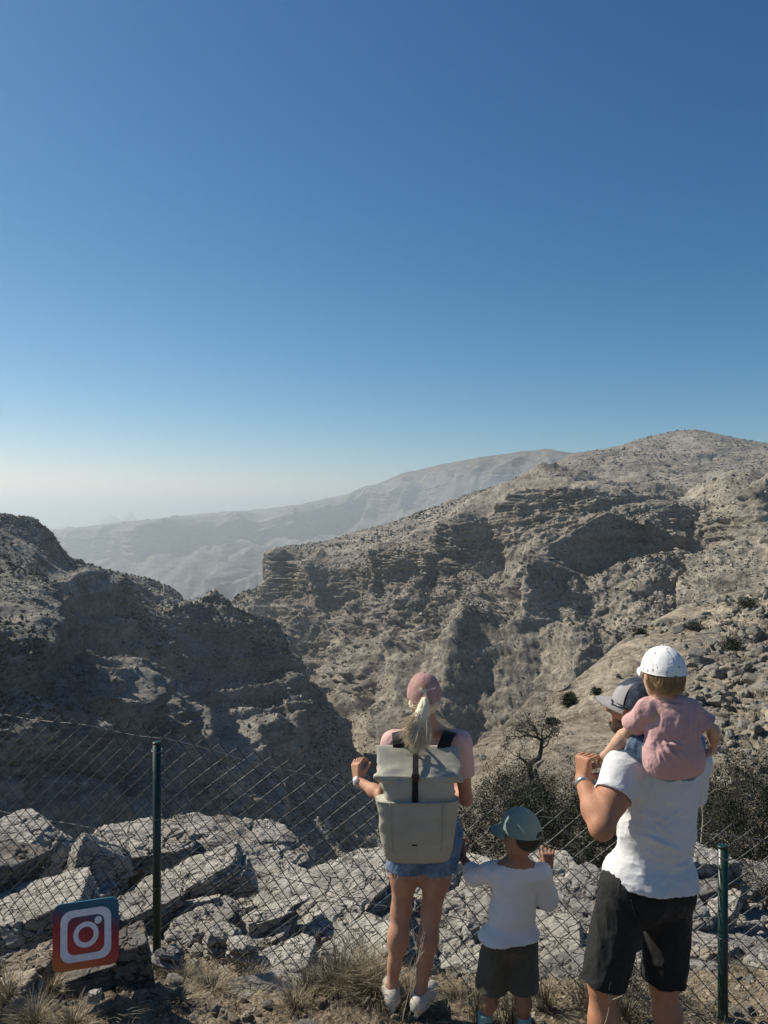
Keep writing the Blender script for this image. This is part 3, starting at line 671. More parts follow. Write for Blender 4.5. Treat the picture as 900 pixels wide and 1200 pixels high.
for s0, s1 in ((-2.9, 0.0), (0.0, FL), (FL, FL+2.9)):
    V = []; Fc = []; k = 0
    i0, i1 = int(round(s0/HW)), int(round(s1/HW))
    for i in range(i0, i1):
        if ROWS % 2 and False: pass
        pts = []
        for j in range(ROWS+1):
            par = (i+j) % 2; s = (i+par)*HW; zz = f_top(s)-j*HW*.985
            if j: pts.append((s-(.5 if par else -.5)*HW*.12, zz+HW*.07, 0)) 
            pts.append((s, zz, .003 if par else -.003))
            if j < ROWS: pts.append((s-(.5 if par else -.5)*HW*.12, zz-HW*.07, 0))
        if (i) % 2: pts = [(pts[0][0]+.004, pts[0][1]+.016, 0)]+pts   # cut ends stick up
        else: pts = [(pts[0][0]+HW*.0, pts[0][1]+.010, 0)]+pts
        A_ = np.array(pts); q3 = np.stack([A_[:, 0], A_[:, 1], 0*A_[:, 0]], -1)
        A_[:, 0] += fbm(q3/.9, 2, seed=401)*.035+rsf.normal()*.0008; A_[:, 1] += fbm(q3/.8, 2, seed=402)*.03
        bul = np.sin(np.clip((A_[:, 0]-s0)/(s1-s0), 0, 1)*pi)*.03+fbm(q3/.7, 2, seed=403)*.035*np.sin(np.clip((A_[:, 0]-s0)/(s1-s0), 0, 1)*pi)
        W = np.stack([PA[0]+FU[0]*A_[:, 0]+FN[0]*(A_[:, 2]+bul), PA[1]+FU[1]*A_[:, 0]+FN[1]*(A_[:, 2]+bul), A_[:, 1]], -1)-FO
        v, f = tube(W, .0024, 5, cap=False); V.append(v); Fc += [tuple(x+k for x in q) for q in f]; k += len(v)
    mesh_obj('wire_netting', np.concatenate(V), Fc, M_WIRE, fence)
mb = MB()
for dz in (-.055, -.64):
    for s0, s1 in ((-2.9, 0.0), (0.0, FL), (FL, FL+2.9)):
        ss = np.linspace(s0, s1, 24); pp = []
        for s in ss:
            t = (s-s0)/(s1-s0); pp.append(f_pt(s, f_top(s)+dz+.006*sin(s*9)+(rsf.normal()*.002), .006+sin(t*pi)*.02)-FO)
        mb.add(*tube(pp, .0022, 5, cap=False))
mb.build('tension_wire', M_GALV, fence)

# ---------------------------------------------------------------- sign with the camera emblem
sign = empty('sign', tuple(P(101, 1140, 3.62))); tag(sign, 'square sign with rounded corners and a white camera emblem on red and blue', 'sign')
YAW = radians(15); RS_ = Matrix.Rotation(YAW, 3, 'Z')@Matrix.Rotation(radians(-12), 3, 'X')@Matrix.Rotation(radians(-1), 3, 'Y')
SP = P(101, 1092, 3.62)-np.array(sign.location)
def rsq(h, r, n=10):
    pts = []
    for cx, cy, a0 in ((h-r, h-r, 0), (-h+r, h-r, 90), (-h+r, -h+r, 180), (h-r, -h+r, 270)):
        for k in range(n+1):
            a = radians(a0+90*k/n); pts.append((cx+r*cos(a), cy+r*sin(a)))
    return pts
def extr(outer, inner, y0, y1, off=(0, 0)):
    """flat ring or disc in the local x-z plane with real thickness"""
    n = len(outer); V = []; Fc = []
    for y in (y0, y1):
        V += [(a+off[0], y, b+off[1]) for a, b in outer]
    if inner:
        for y in (y0, y1): V += [(a+off[0], y, b+off[1]) for a, b in inner]
        for k in range(n):
            j = (k+1) % n
            Fc += [(k, j, 2*n+j, 2*n+k), (n+k, 3*n+k, 3*n+j, n+j), (k, n+k, n+j, j), (2*n+k, 2*n+j, 3*n+j, 3*n+k)]
    else:
        Fc += [tuple(range(n)), tuple(range(2*n-1, n-1, -1))]
        for k in range(n): j = (k+1) % n; Fc.append((k, n+k, n+j, j))
    return np.array(V, float), Fc
m = NT('sign_print'); co = m.coord(); sx = m.n('ShaderNodeSeparateXYZ'); m.l(co, sx.inputs[0])
g = m.math('ADD', m.math('MULTIPLY', sx.outputs['Z'], 3.2), m.math('MULTIPLY', sx.outputs['X'], .9)); g = m.math('ADD', g, .5)
nn = m.noise(co, 60, 3)
M_SIGN = m.done(m.mix(m.ramp(g, [(.0, (.62,.17,.045)), (.22, (.52,.055,.035)), (.5, (.36,.018,.03)), (.66, (.16,.025,.06)), (.80, (.012,.085,.16)), (1.0, (.01,.12,.20))]), m.ramp(nn, [(.3, .85), (.6, 1.0)]), .6, 'MULTIPLY'), .38, spec=.5)
m = NT('sign_white'); M_SW = m.done(m.ramp(m.noise(m.coord(), 45, 4), [(.3, (.70,.71,.73)), (.6, (.82,.83,.85))]), .4, spec=.45)
H = .146
def sgn(name, parts, mat, parent=sign):
    mb = MB()
    for v, f in parts: mb.add(v, f)
    o = mb.build(name, mat, parent, smooth=False); o.location = SP; o.rotation_euler = RS_.to_euler(); return o
pn = sgn('panel', [extr(rsq(H, .036), None, -.006, .006)], M_SIGN)
circ = lambda r, n=44: [(r*cos(2*pi*k/n), r*sin(2*pi*k/n)) for k in range(n)]
em = sgn('emblem', [extr(rsq(.112, .046), rsq(.082, .034), -.0085, -.0055), extr(circ(.056), circ(.034), -.0085, -.0055), extr(circ(.0165), None, -.0085, -.0055, (.054, .056))], M_SW)
bk = sgn('backing', [extr(rsq(H-.004, .034), None, .007, .018)], M_ROCKD)
V, Fc = rock_mesh((.26, .2, .17), 61, 34, ledge=.006, rough=.5, planes=4)
o = mesh_obj('base_block', V, Fc, M_ROCKD, sign); o.location = P(106, 1146, 3.70)-np.array(sign.location); o.rotation_euler = (0, 0, .15)

# ---------------------------------------------------------------- vegetation
def leaf_mat(name, c0, c1, c2):
    m = NT(name); co = m.coord(); n = m.noise(co, 9, 4, .6); n2 = m.noise(co, 160, 2)
    col = m.mix(m.ramp(n, [(.3, c0), (.5, c1), (.7, c2)]), m.ramp(n2, [(.3, .65), (.7, 1.35)]), .9, 'MULTIPLY')
    return m.done(col, .6, spec=.25)
M_LEAF = leaf_mat('olive_leaf', (.015,.021,.010), (.028,.036,.018), (.052,.060,.034))
M_LEAF2 = leaf_mat('grey_leaf', (.06,.06,.042), (.10,.097,.07), (.15,.14,.10))
m = NT('bark'); n = m.noise(m.coord(scale=(1,1,.3)), 60, 5, .7)
M_BARK = m.done(m.ramp(n, [(.3, (.035,.030,.026)), (.6, (.10,.09,.08))]), .95, m.bump(n, .8, .006), spec=.1)
m = NT('dead_wood'); n = m.noise(m.coord(scale=(1,1,.4)), 70, 5, .7)
M_DEAD = m.done(m.ramp(n, [(.3, (.20,.175,.14)), (.6, (.42,.38,.31))]), .9, m.bump(n, .6, .004), spec=.1)
m = NT('straw'); co = m.coord(); n = m.noise(co, 14, 3); n2 = m.noise(co, 190, 2)
M_STRAW = m.done(m.mix(m.ramp(n, [(.3, (.12,.10,.065)), (.5, (.26,.215,.14)), (.7, (.46,.40,.28))]), m.ramp(n2, [(.3, .7), (.7, 1.2)]), .8, 'MULTIPLY'), .75, spec=.2)
def grow(rs, p, d, L, r, depth, segs, tips, spread=.75, gnarl=.35, kids=(2, 4), droop=0.0):
    n = 5; pts = [p]; q = p.copy(); dd = d.copy()
    for k in range(n):
        dd = dd+rs.normal(size=3)*gnarl*.5+np.array([0, 0, -droop]); dd /= np.linalg.norm(dd); q = q+dd*L/n; pts.append(q.copy())
    segs.append((np.array(pts), np.linspace(r, r*.6, n+1)))
    if depth <= 0: tips.append((q, dd)); tips.append((pts[3], dd)); return
    for _ in range(rs.randint(*kids)+1):
        t = rs.randint(2, n+1); nd = dd+rs.normal(size=3)*spread; nd /= np.linalg.norm(nd)
        grow(rs, pts[t].copy(), nd, L*rs.uniform(.55, .85), r*.6*rs.uniform(.7, 1), depth-1, segs, tips, spread, gnarl, kids, droop)
def leaves(rs, centers, num, rad, size, flat=1.0):
    c = centers[rs.randint(len(centers), size=num)]+rs.normal(size=(num, 3))*rad
    a = rs.normal(size=(num, 3)); a /= np.linalg.norm(a, axis=1)[:, None]; b = rs.normal(size=(num, 3)); b -= (a*b).sum(1)[:, None]*a; b /= np.linalg.norm(b, axis=1)[:, None]
    s = size*rs.uniform(.6, 1.4, (num, 1)); w_ = s*.42
    V = np.stack([c-a*s, c+b*w_, c+a*s, c-b*w_], 1).reshape(-1, 3)
    return V, np.arange(num*4).reshape(-1, 4)
def bush(name, label, cat, base, h, w_, seed, nleaf=14000, lsize=.009, mat=None, stems=9, group=None, depth=3, rad=.035, spread=.7, woodr=.012, wood=None):
    rs = np.random.RandomState(seed); root = empty(name, tuple(base)); tag(root, label, cat, group)
    segs = []; tips = []
    for k in range(stems):
        a = rs.uniform(0, 6.28); lean = rs.uniform(.1, 1.1)
        d = np.array([cos(a)*lean*w_/h*1.1, sin(a)*lean*w_/h*.9, 1.0]); d /= np.linalg.norm(d)
        grow(rs, np.array([cos(a), sin(a), 0])*w_*.12, d, h*.42, woodr, depth, segs, tips, spread)
    mb = MB()
    for p_, r_ in segs: mb.add(*tube(p_, np.maximum(r_, .0018), 4, cap=False))
    mb.build('branches', wood or M_BARK, root)
    T = np.array([t[0] for t in tips])
    T[:, 0] = np.clip(T[:, 0], -w_*.62, w_*.62)
    dens = fbm(T/(h*.3), 2, seed=seed+3) > -.16   # gaps
    V, Fc = leaves(rs, T[dens], int(nleaf*1.9), rad*1.25, lsize*1.15)
    V[:, 2] = np.maximum(V[:, 2], .01)
    fo = mesh_obj('foliage', V, Fc, mat or M_LEAF, root, smooth=False)
    return root
def gz(px, d): 
    x = (px-450)/F*d; return float(ground_full(np.array([[x]]), np.array([[d]]))[0, 0])
def base(px, py, d): return P(px, py, d)
SH = 'dark shrubs behind the fence'
bush('shrub', 'dark olive shrub between the woman and the boy behind the fence', 'shrub', base(590, 1015, 7.6), 1.15, 1.15, 1, 16000, group=SH)
bush('shrub', 'dark olive shrub above the cap of the boy, left of the raised forearm', 'shrub', base(665, 1035, 7.2), 1.25, 1.25, 2, 18000, group=SH)
bush('shrub', 'tall dark shrub filling the gap right of the white shirt', 'shrub', base(845, 1020, 7.4), 1.45, 1.3, 3, 20000, group=SH)
bush('shrub', 'dark shrub at the right edge of the photo above the fence', 'shrub', base(915, 1010, 7.8), 1.3, 1.2, 4, 15000, group=SH)
bush('shrub', 'grey twiggy shrub right of the right fence post', 'shrub', base(905, 1090, 6.2), .95, .95, 5, 9000, mat=M_LEAF2, group=SH, lsize=.006)
bush('shrub', 'low dark shrub hidden behind the man', 'shrub', base(760, 1040, 7.0), 1.2, 1.2, 6, 12000, group=SH)
bush('shrub', 'small green shrub growing at the far edge of the outcrop left of the woman', 'shrub', base(420, 1032, 8.2), .42, .42, 7, 3500, stems=7, group='small shrubs on the outcrop', rad=.03)
bush('shrub', 'tiny dry shrub on the humped slab', 'shrub', base(365, 1022, 7.6), .22, .35, 8, 900, mat=M_LEAF2, stems=6, group='small shrubs on the outcrop', rad=.02, lsize=.006)
bush('shrub', 'dark leafless scrub between the legs of the man', 'shrub', base(742, 1205, 3.75), .42, .42, 9, 1500, mat=M_LEAF2, stems=12, rad=.02, lsize=.004, woodr=.004)
bush('shrub', 'dry scrub on the gravel left of the right fence post', 'shrub', base(800, 1200, 3.9), .22, .3, 10, 900, mat=M_LEAF2, stems=9, rad=.015, lsize=.004, woodr=.003)
HG = HILL[0].reshape(-1, 3); hpx = 450+F*HG[:, 0]/HG[:, 1]; hpy = 590-F*HG[:, 2]/HG[:, 1]
for i, (px, py, sz) in enumerate(((665, 822, .45), (700, 812, .35), (745, 745, .8), (877, 712, 1.2), (812, 740, .9), (648, 848, .3), (858, 760, .7), (725, 850, .3))):
    k_ = np.argmin((hpx-px)**2+(hpy-py)**2); bush('shrub', 'dark scrub dot on the pale hillside', 'shrub', HG[k_], sz, sz, 30+i, 1200, stems=6, group='scattered scrub on the hillside', rad=.09*sz, lsize=.035*sz+.01)
# gnarled little tree
tb = base(628, 930, 9.6); tree = empty('gnarled_tree', tuple(tb)); tag(tree, 'small gnarled tree with a bent dark trunk and thin crown on the slope', 'tree')
def tp(px, py, dd=0): return P(px, py, 9.6+dd)-tb
mb = MB(); trunk = [tp(628, 936), tp(626, 920), tp(622, 905, .05), tp(620, 893), tp(626, 889, -.05), tp(632, 886), tp(634, 876, .03), tp(635, 866), tp(631, 862), tp(622, 860, .1)]
mb.add(*tube(trunk, [.048, .042, .036, .033, .03, .028, .026, .022, .018, .012], 8))
mb.build('trunk', M_BARK, tree)
rs = np.random.RandomState(8); segs = []; tips = []
for p0, d0 in ((trunk[7], (.1,.1,1)), (trunk[9], (-1,.1,.3)), (trunk[9], (-.6,-.2,.9)), (trunk[6], (.5,0,.6)), (trunk[3], (-1,.2,.5)), (trunk[3], (-.8,-.3,.9)), (trunk[8], (-.3,.2,1)), (trunk[2], (-1,0,.25)), (trunk[7], (.7,.2,.6))):
    d0 = np.array(d0, float); d0 /= np.linalg.norm(d0); grow(rs, np.array(p0), d0, .22, .011, 3, segs, tips, .75, .5, (1, 3))
mb = MB()
for p_, r_ in segs: mb.add(*tube(p_, np.maximum(r_, .003), 4, cap=False))
cr = mb.build('crown', M_BARK, tree)
V, Fc = leaves(rs, np.array([t[0] for t in tips]), 2600, .035, .011)
mesh_obj('foliage', V, Fc, M_LEAF2, cr, smooth=False)
# dry grass
def tuft(rs, c, n, h, spread, VV, FF, k, lean=(0, 0)):
    for _ in range(n):
        a = rs.uniform(0, 6.28); r0 = abs(rs.normal())*spread*.35; p = np.array([c[0]+cos(a)*r0, c[1]+sin(a)*r0, c[2]-.01])
        hh = h*rs.uniform(.35, 1.1); out = np.array([cos(a)*spread*rs.uniform(.3, 1.3)+lean[0], sin(a)*spread*rs.uniform(.3, 1.3)+lean[1], 0])
        w_ = rs.uniform(.001, .0026); side = np.array([-sin(a+rs.normal()*.8), cos(a+rs.normal()*.8), 0])*w_
        m_ = 5; pts = []
        for j in range(m_+1):
            t = j/m_; q = p+np.array([0, 0, hh*(t-.25*t*t)])+out*t*t*rs.uniform(.85, 1.15); ww = side*(1-t*.85)
            pts += [q-ww, q+ww]
        VV.append(np.array(pts)); FF.append(np.array([(2*j, 2*j+1, 2*j+3, 2*j+2) for j in range(m_)])+k); k += len(pts)
    return k
rs = np.random.RandomState(31); VV = []; FF = []; k = 0
spots = [(40, 1195, 3.35, 240, .16, .10), (85, 1200, 3.35, 200, .13, .10), (8, 1180, 3.45, 200, .2, .09), (130, 1185, 3.45, 70, .1, .09), (60, 1165, 3.6, 110, .15, .06), (215, 1150, 3.95, 160, .11, .10), (250, 1170, 3.8, 180, .11, .12), (210, 1190, 3.6, 160, .11, .1), (300, 1150, 4.0, 120, .12, .12), (195, 1110, 4.2, 40, .13, .05),
 (400, 1185, 3.75, 420, .27, .16), (440, 1190, 3.7, 380, .25, .16), (365, 1190, 3.75, 200, .18, .14), (425, 1160, 4.0, 200, .28, .14), (345, 1195, 3.6, 150, .13, .1), (480, 1200, 3.6, 160, .17, .12), (560, 1200, 3.5, 60, .26, .08), (600, 1200, 3.45, 70, .3, .08), (640, 1200, 3.6, 80, .22, .1), (535, 1195, 3.7, 60, .12, .1), (690, 1200, 3.6, 70, .2, .1), (735, 1200, 3.5, 120, .24, .12), (780, 1200, 3.7, 70, .14, .1),
 (205, 975, 7.3, 26, .42, .10), (180, 972, 7.2, 18, .3, .08), (232, 985, 7.1, 16, .26, .1), (345, 1020, 7.4, 25, .22, .1), (385, 1024, 8.0, 60, .2, .2), (440, 1012, 9, 60, .25, .2), (100, 985, 6.9, 14, .2, .08), (345, 1130, 4.7, 30, .25, .1), (410, 1120, 4.7, 40, .3, .1), (470, 1130, 4.6, 30, .25, .1), (120, 1130, 4.0, 40, .1, .06), (290, 1080, 5.3, 60, .1, .1), (240, 1080, 5.3, 50, .1, .1),
 (200, 1130, 4.2, 60, .09, .06), (12, 1005, 6.6, 30, .15, .1), (590, 1070, 5.5, 60, .15, .12), (700, 1150, 4.7, 60, .15, .1), (880, 1190, 4.2, 60, .1, .08), (860, 1090, 5.6, 70, .16, .12), (890, 1100, 5.6, 70, .16, .12)]
for px, py, d, n, h, sp in spots:
    c = P(px, py, d); zz = gz(px, d); c[2] = zz if zz > -40 and d < 5 else c[2]-.02
    k = tuft(rs, c, int(n*2.2), h, sp, VV, FF, k, (rs.normal()*.03, 0))
for _ in range(900):
    px = rs.uniform(-40, 960); d = rs.uniform(3.2, 4.9); c = P(px, 0, d); c[2] = gz(px, d)
    k = tuft(rs, c, rs.randint(4, 22), rs.uniform(.03, .09), .04, VV, FF, k)
g = mesh_obj('dry_grass', np.concatenate(VV), np.concatenate(FF), M_STRAW, smooth=False); tag(g, 'straw coloured dry grass along the fence and between the slabs', 'grass', kind='stuff')
# bare twigs
def twig(label, base_, d, L, r, seed, depth=2, spread=.35):
    rs = np.random.RandomState(seed); segs = []; tips = []
    d = np.array(d, float); d /= np.linalg.norm(d); grow(rs, np.zeros(3), d, L, r, depth, segs, tips, spread, .18, (1, 3))
    mb = MB()
    for p_, r_ in segs: mb.add(*tube(p_, np.maximum(r_, .0012), 5, cap=False))
    o = mb.build('dry_twig', M_DEAD); o.location = base_; tag(o, label, 'twig')
twig('pale branching twig rising in front of the right calf of the woman', P(472, 1192, 3.45), (.3, 0, 1), .24, .0026, 13, 2, .25)
twig('tall thin seed stalk in front of the shorts of the man', P(708, 1200, 2.85), (.35, 0, 1), .13, .0016, 5, 1)
twig('bleached stick lying on the grass in front of the slabs', P(412, 1185, 3.95), (-.05, 0, 1), .12, .004, 6, 1)
twig('pale bare branch standing up right of the man above the shrub', P(822, 985, 6.4), (.05, 0, 1), .45, .008, 9, 2, .3)

# ---------------------------------------------------------------- figures: distance-field sculpting
import openvdb as vdb
def A3(*v): return np.array(v, float)
def rc(a, b, r1, r2):
    a = np.asarray(a, float); b = np.asarray(b, float); ab = b-a; L2 = ab@ab+1e-12; R = max(r1, r2)
    def f(X):
        t = np.clip(((X-a)@ab)/L2, 0, 1); return np.linalg.norm(X-a-t[..., None]*ab, axis=-1)-(r1+(r2-r1)*t)
    return f, np.minimum(a, b)-R, np.maximum(a, b)+R
def el(c, r, R=None):
    c = np.asarray(c, float); r = np.asarray(r, float)*np.ones(3); m = r.max()
    def f(X):
        p = X-c
        if R is not None: p = p@R
        k0 = np.linalg.norm(p/r, axis=-1); k1 = np.linalg.norm(p/(r*r), axis=-1)+1e-9
        return k0*(k0-1)/k1
    return f, c-m, c+m
def grow_(pr, t): return (lambda X: pr[0](X)-t), pr[1]-t, pr[2]+t
def cut(pr, p, n):
    """keep the side the normal points away from"""
    p = np.asarray(p, float); n = np.asarray(n, float); n = n/np.linalg.norm(n)
    return (lambda X: np.maximum(pr[0](X), (X-p)@n)), pr[1], pr[2]
def smin(a, b, k):
    h = np.clip(.5+.5*(b-a)/k, 0, 1); return b+(a-b)*h-k*h*(1-h)
class Sculpt:
    def __init__(s, lo, hi, h):
        s.lo = np.asarray(lo, float); s.h = h; s.n = np.ceil((np.asarray(hi)-s.lo)/h).astype(int)+1
        s.D = np.full(s.n, .5, np.float32)
    def _win(s, pr, k):
        a = np.clip(np.floor((pr[1]-k-2*s.h-s.lo)/s.h).astype(int), 0, s.n); b = np.clip(np.ceil((pr[2]+k+2*s.h-s.lo)/s.h).astype(int)+1, 0, s.n)
        if (b <= a).any(): return None, None
        ax = [s.lo[i]+s.h*np.arange(a[i], b[i]) for i in range(3)]
        X = np.stack(np.meshgrid(*ax, indexing='ij'), -1)
        return (slice(a[0], b[0]), slice(a[1], b[1]), slice(a[2], b[2])), X
    def add(s, pr, k=.02):
        w_, X = s._win(pr, k)
        if w_ is None: return s
        s.D[w_] = smin(s.D[w_], pr[0](X), k); return s
    def sub(s, pr, k=.008):
        w_, X = s._win(pr, k)
        if w_ is None: return s
        s.D[w_] = -smin(-s.D[w_], pr[0](X), k); return s
    def mesh(s, relax=1):
        g = vdb.FloatGrid(.5); g.copyFromArray(s.D.astype(np.float64) if False else s.D)
        pts, quads = g.convertToQuads(isovalue=0.0)
        pts = np.asarray(pts, float)*s.h+s.lo; quads = np.asarray(quads, np.int64)
        e = np.concatenate([quads[:, [0, 1]], quads[:, [1, 2]], quads[:, [2, 3]], quads[:, [3, 0]]])
        for _ in range(relax):
            acc = np.zeros_like(pts); cn = np.zeros(len(pts))
            for i in range(3): acc[:, i] = np.bincount(e[:, 0], pts[e[:, 1], i], len(pts))+np.bincount(e[:, 1], pts[e[:, 0], i], len(pts))
            cn = np.bincount(e[:, 0], minlength=len(pts))+np.bincount(e[:, 1], minlength=len(pts))
            pts = pts*.5+acc/np.maximum(cn, 1)[:, None]*.5
        v0, v1, v2 = pts[quads[:, 0]], pts[quads[:, 1]], pts[quads[:, 2]]
        if (np.cross(v1-v0, v2-v0)*(v0+v2)).sum() < 0 or ((np.cross(v1-v0, v2-v0)*v0).sum() < 0 and False): quads = quads[:, ::-1]
        return pts, quads
def vnorm(pts, quads):
    fn = np.cross(pts[quads[:, 2]]-pts[quads[:, 0]], pts[quads[:, 3]]-pts[quads[:, 1]]); n = np.zeros_like(pts)
    for k in range(4):
        for i in range(3): n[:, i] += np.bincount(quads[:, k], fn[:, i], len(pts))
    return n/(np.linalg.norm(n, axis=1)[:, None]+1e-12)
def bbox_of(prs, pad=.02):
    return np.min([p[1] for p in prs], 0)-pad, np.max([p[2] for p in prs], 0)+pad
def yawR(a, pitch=0, roll=0):
    """columns: right, forward, up of a figure turned a degrees to its left from the view direction"""
    return np.array(Matrix.Rotation(radians(a), 3, 'Z')@Matrix.Rotation(radians(pitch), 3, 'X')@Matrix.Rotation(radians(roll), 3, 'Y'))
def finish(name, pts, quads, mat, root, **kw):
    o = mesh_obj(name, pts-np.array(root.location), quads, mat, root); return o
def cloth(name, adds, root, mat, k=.03, h=.0045, shell=.008, cuts=(), holes=(), folds=(), wr=.004, wl=.09, seed=1, dirz=.35, relax=2):
    """a garment: blended volumes, hollowed, trimmed at hem, neck and cuffs, then creased.
    adds: primitives or (primitive, plane point, plane normal) with its own trimming plane"""
    base = [a[0] if isinstance(a[0], tuple) else a for a in adds]
    lo, hi = bbox_of(base, .04); S = Sculpt(lo, hi, h); I = Sculpt(lo, hi, h)
    for a in adds:
        if isinstance(a[0], tuple):
            pr = a[0]; S.add(cut(pr, a[1], a[2]), a[3] if len(a) > 3 else k); I.add(grow_(pr, -shell), k)
        else: S.add(a, k); I.add(grow_(a, -shell), k)
    ax = [S.lo[i]+h*np.arange(S.n[i]) for i in range(3)]
    X = np.stack(np.meshgrid(*ax, indexing='ij'), -1); OD = S.D.copy()
    for p, n in cuts:
        n = np.asarray(n, float)/np.linalg.norm(n); S.D = np.maximum(S.D, ((X-p)@n).astype(np.float32))
    if shell < .05: S.D = np.maximum(S.D, -I.D)
    for hp in holes: S.sub(hp, .004)
    pts, quads = S.mesh(relax); n = vnorm(pts, quads)
    if (n*(pts-pts.mean(0))).sum() < 0 and shell >= .05: n = -n; quads = quads[:, ::-1]
    q = pts/np.array([wl, wl, wl*(1+dirz*3)])
    d = (ridged(q+fbm(pts/.2, 2, seed=seed+9)[:, None]*.9, 3, seed=seed)-.5)*wr*1.6+fbm(pts/(wl*.35), 2, seed=seed+4)*wr*.35
    for a, b, w_, amp in folds:
        a = np.asarray(a, float); b = np.asarray(b, float); ab = b-a
        pp = pts+np.stack([fbm(pts/.12, 2, seed=seed+31+i) for i in range(3)], -1)*.012
        t = np.clip((pp-a)@ab/(ab@ab), 0, 1); dist = np.linalg.norm(pp-a-t[:, None]*ab, axis=1)
        d = d+amp*np.exp(-(dist/w_)**2)*np.sin(np.clip(t, .05, .95)*pi)-amp*.5*np.exp(-((dist-w_*1.8)/w_)**2)*np.sin(np.clip(t, .05, .95)*pi)
    if shell < .05:   # both sides of the cloth move together, so edges stay clean
        gi = np.clip((pts-S.lo)/h, 0, S.n-1.001); g0 = gi.astype(int); gf_ = gi-g0; od = 0
        for a in (0, 1):
            for b in (0, 1):
                for c in (0, 1):
                    od = od+OD[g0[:, 0]+a, g0[:, 1]+b, g0[:, 2]+c]*(gf_[:, 0] if a else 1-gf_[:, 0])*(gf_[:, 1] if b else 1-gf_[:, 1])*(gf_[:, 2] if c else 1-gf_[:, 2])
        d = d*np.clip(1+2*od/shell, -1, 1)
    pts = pts+n*d[:, None]
    return finish(name, pts, quads, mat, root)

# ---- materials
def fabric(name, c, var=.12, weave=900, rough=.85, bumpd=.0008, c2=None, sheen=.15):
    m = NT(name); co = m.coord(); n = m.noise(co, 9, 4, .6); w_ = m.noise(co, weave, 2, .6); n3 = m.noise(co, 60, 4, .6)
    a = tuple(x*(1-var) for x in c); b = tuple(min(1, x*(1+var)) for x in c)
    col = m.ramp(n, [(.35, a), (.65, b)])
    if c2: col = m.mix(col, c2, m.ramp(m.noise(co, 26, 5, .7), [(.45, 0.0), (.7, .8)]))
    col = m.mix(col, m.ramp(w_, [(.35, .82), (.65, 1.1)]), .6, 'MULTIPLY')
    h = m.math('ADD', m.math('MULTIPLY', n3, 2.5), w_)
    return m.done(col, rough, m.bump(h, .6, bumpd*2), spec=.2, **{'Sheen Weight': sheen})
def skin(name, c, red=.6):
    m = NT(name); co = m.coord(); n = m.noise(co, 14, 4, .6); n2 = m.noise(co, 120, 3, .6); n3 = m.noise(co, 700, 2)
    a = (c[0]*.86, c[1]*.78, c[2]*.74); b = (min(1, c[0]*1.06), c[1]*1.06, c[2]*1.06)
    col = m.mix(m.ramp(n, [(.3, a), (.62, b)]), m.ramp(n2, [(.3, (.86,.80,.78)), (.6, (1.03,1.02,1.0))]), .6, 'MULTIPLY')
    h = m.math('ADD', n2, m.math('MULTIPLY', n3, .5))
    return m.done(col, .58, m.bump(h, .5, .0012), spec=.25, **{'Subsurface Weight': .12, 'Subsurface Radius': (.02, .008, .004), 'Subsurface Scale': .3})
M_SK_W = skin('skin_woman', (.46,.26,.17)); M_SK_M = skin('skin_man', (.43,.22,.135)); M_SK_B = skin('skin_boy', (.34,.19,.125)); M_SK_T = skin('skin_toddler', (.55,.35,.25))
def hair_mat(name, c0, c1):
    m = NT(name); n = m.noise(m.coord(scale=(1,1,.08)), 260, 3, .6); n2 = m.noise(m.coord(), 25, 3)
    return m.done(m.mix(m.ramp(n, [(.3, c0), (.7, c1)]), m.ramp(n2, [(.3, .75), (.7, 1.15)]), .7, 'MULTIPLY'), .42, m.bump(n, .8, .002), spec=.4)
M_HAIR_W = hair_mat('blonde_hair', (.56,.45,.29), (.90,.78,.56)); M_HAIR_T = hair_mat('toddler_hair', (.20,.125,.065), (.42,.29,.16)); M_HAIR_D = hair_mat('dark_hair', (.012,.009,.007), (.045,.032,.024))
M_EYE = NT('eye_white').done((.75,.74,.72), .15, spec=.6)

# ---- anatomy
def head_prims(c, R, s):
    """c: centre of the skull; face towards R[:,1]"""
    def L(x, y, z): return c+R@(A3(x, y, z)*s)
    e = lambda x, y, z, rx, ry, rz: el(L(x, y, z), A3(rx, ry, rz)*s, R)
    r_ = lambda a, b, r1, r2: rc(L(*a), L(*b), r1*s, r2*s)
    add = [(e(0,-.012,.028, .075,.095,.086), .02), (e(0,.030,-.038, .057,.058,.074), .03), (e(0,.0,-.03, .066,.07,.06), .03),
           (r_((0,.066,-.093),(0,.066,-.093), .021,.021), .02), (r_((-.046,.015,-.07),(-.012,.06,-.093), .014,.014), .02), (r_((.046,.015,-.07),(.012,.06,-.093), .014,.014), .02),
           (r_((-.028,.078,.020),(.028,.078,.020), .011,.011), .012), (r_((-.040,.066,-.022),(-.028,.076,-.026), .014,.012), .02), (r_((.040,.066,-.022),(.028,.076,-.026), .014,.012), .02),
           (r_((0,.086,.006),(0,.109,-.030), .0065,.0105), .010), (r_((-.011,.094,-.036),(.011,.094,-.036), .006,.006), .008),
           (r_((-.019,.083,-.058),(.019,.083,-.058), .0058,.0058), .006), (r_((-.016,.081,-.068),(.016,.081,-.068), .0065,.0065), .006)]
    for sg in (-1, 1):
        add += [(e(sg*.074,-.006,-.004, .008,.018,.031), .006), (e(sg*.079,-.014,.002, .006,.012,.025), .005)]
    sub = [(e(sg*.031,.092,.003, .014,.012,.010), .008) for sg in (-1, 1)]
    sub += [(e(sg*.083,.0,.002, .006,.008,.014), .004) for sg in (-1, 1)]
    add2 = [(e(sg*.031,.074,.003, .013,.012,.012), .002) for sg in (-1, 1)]
    return add, sub, add2
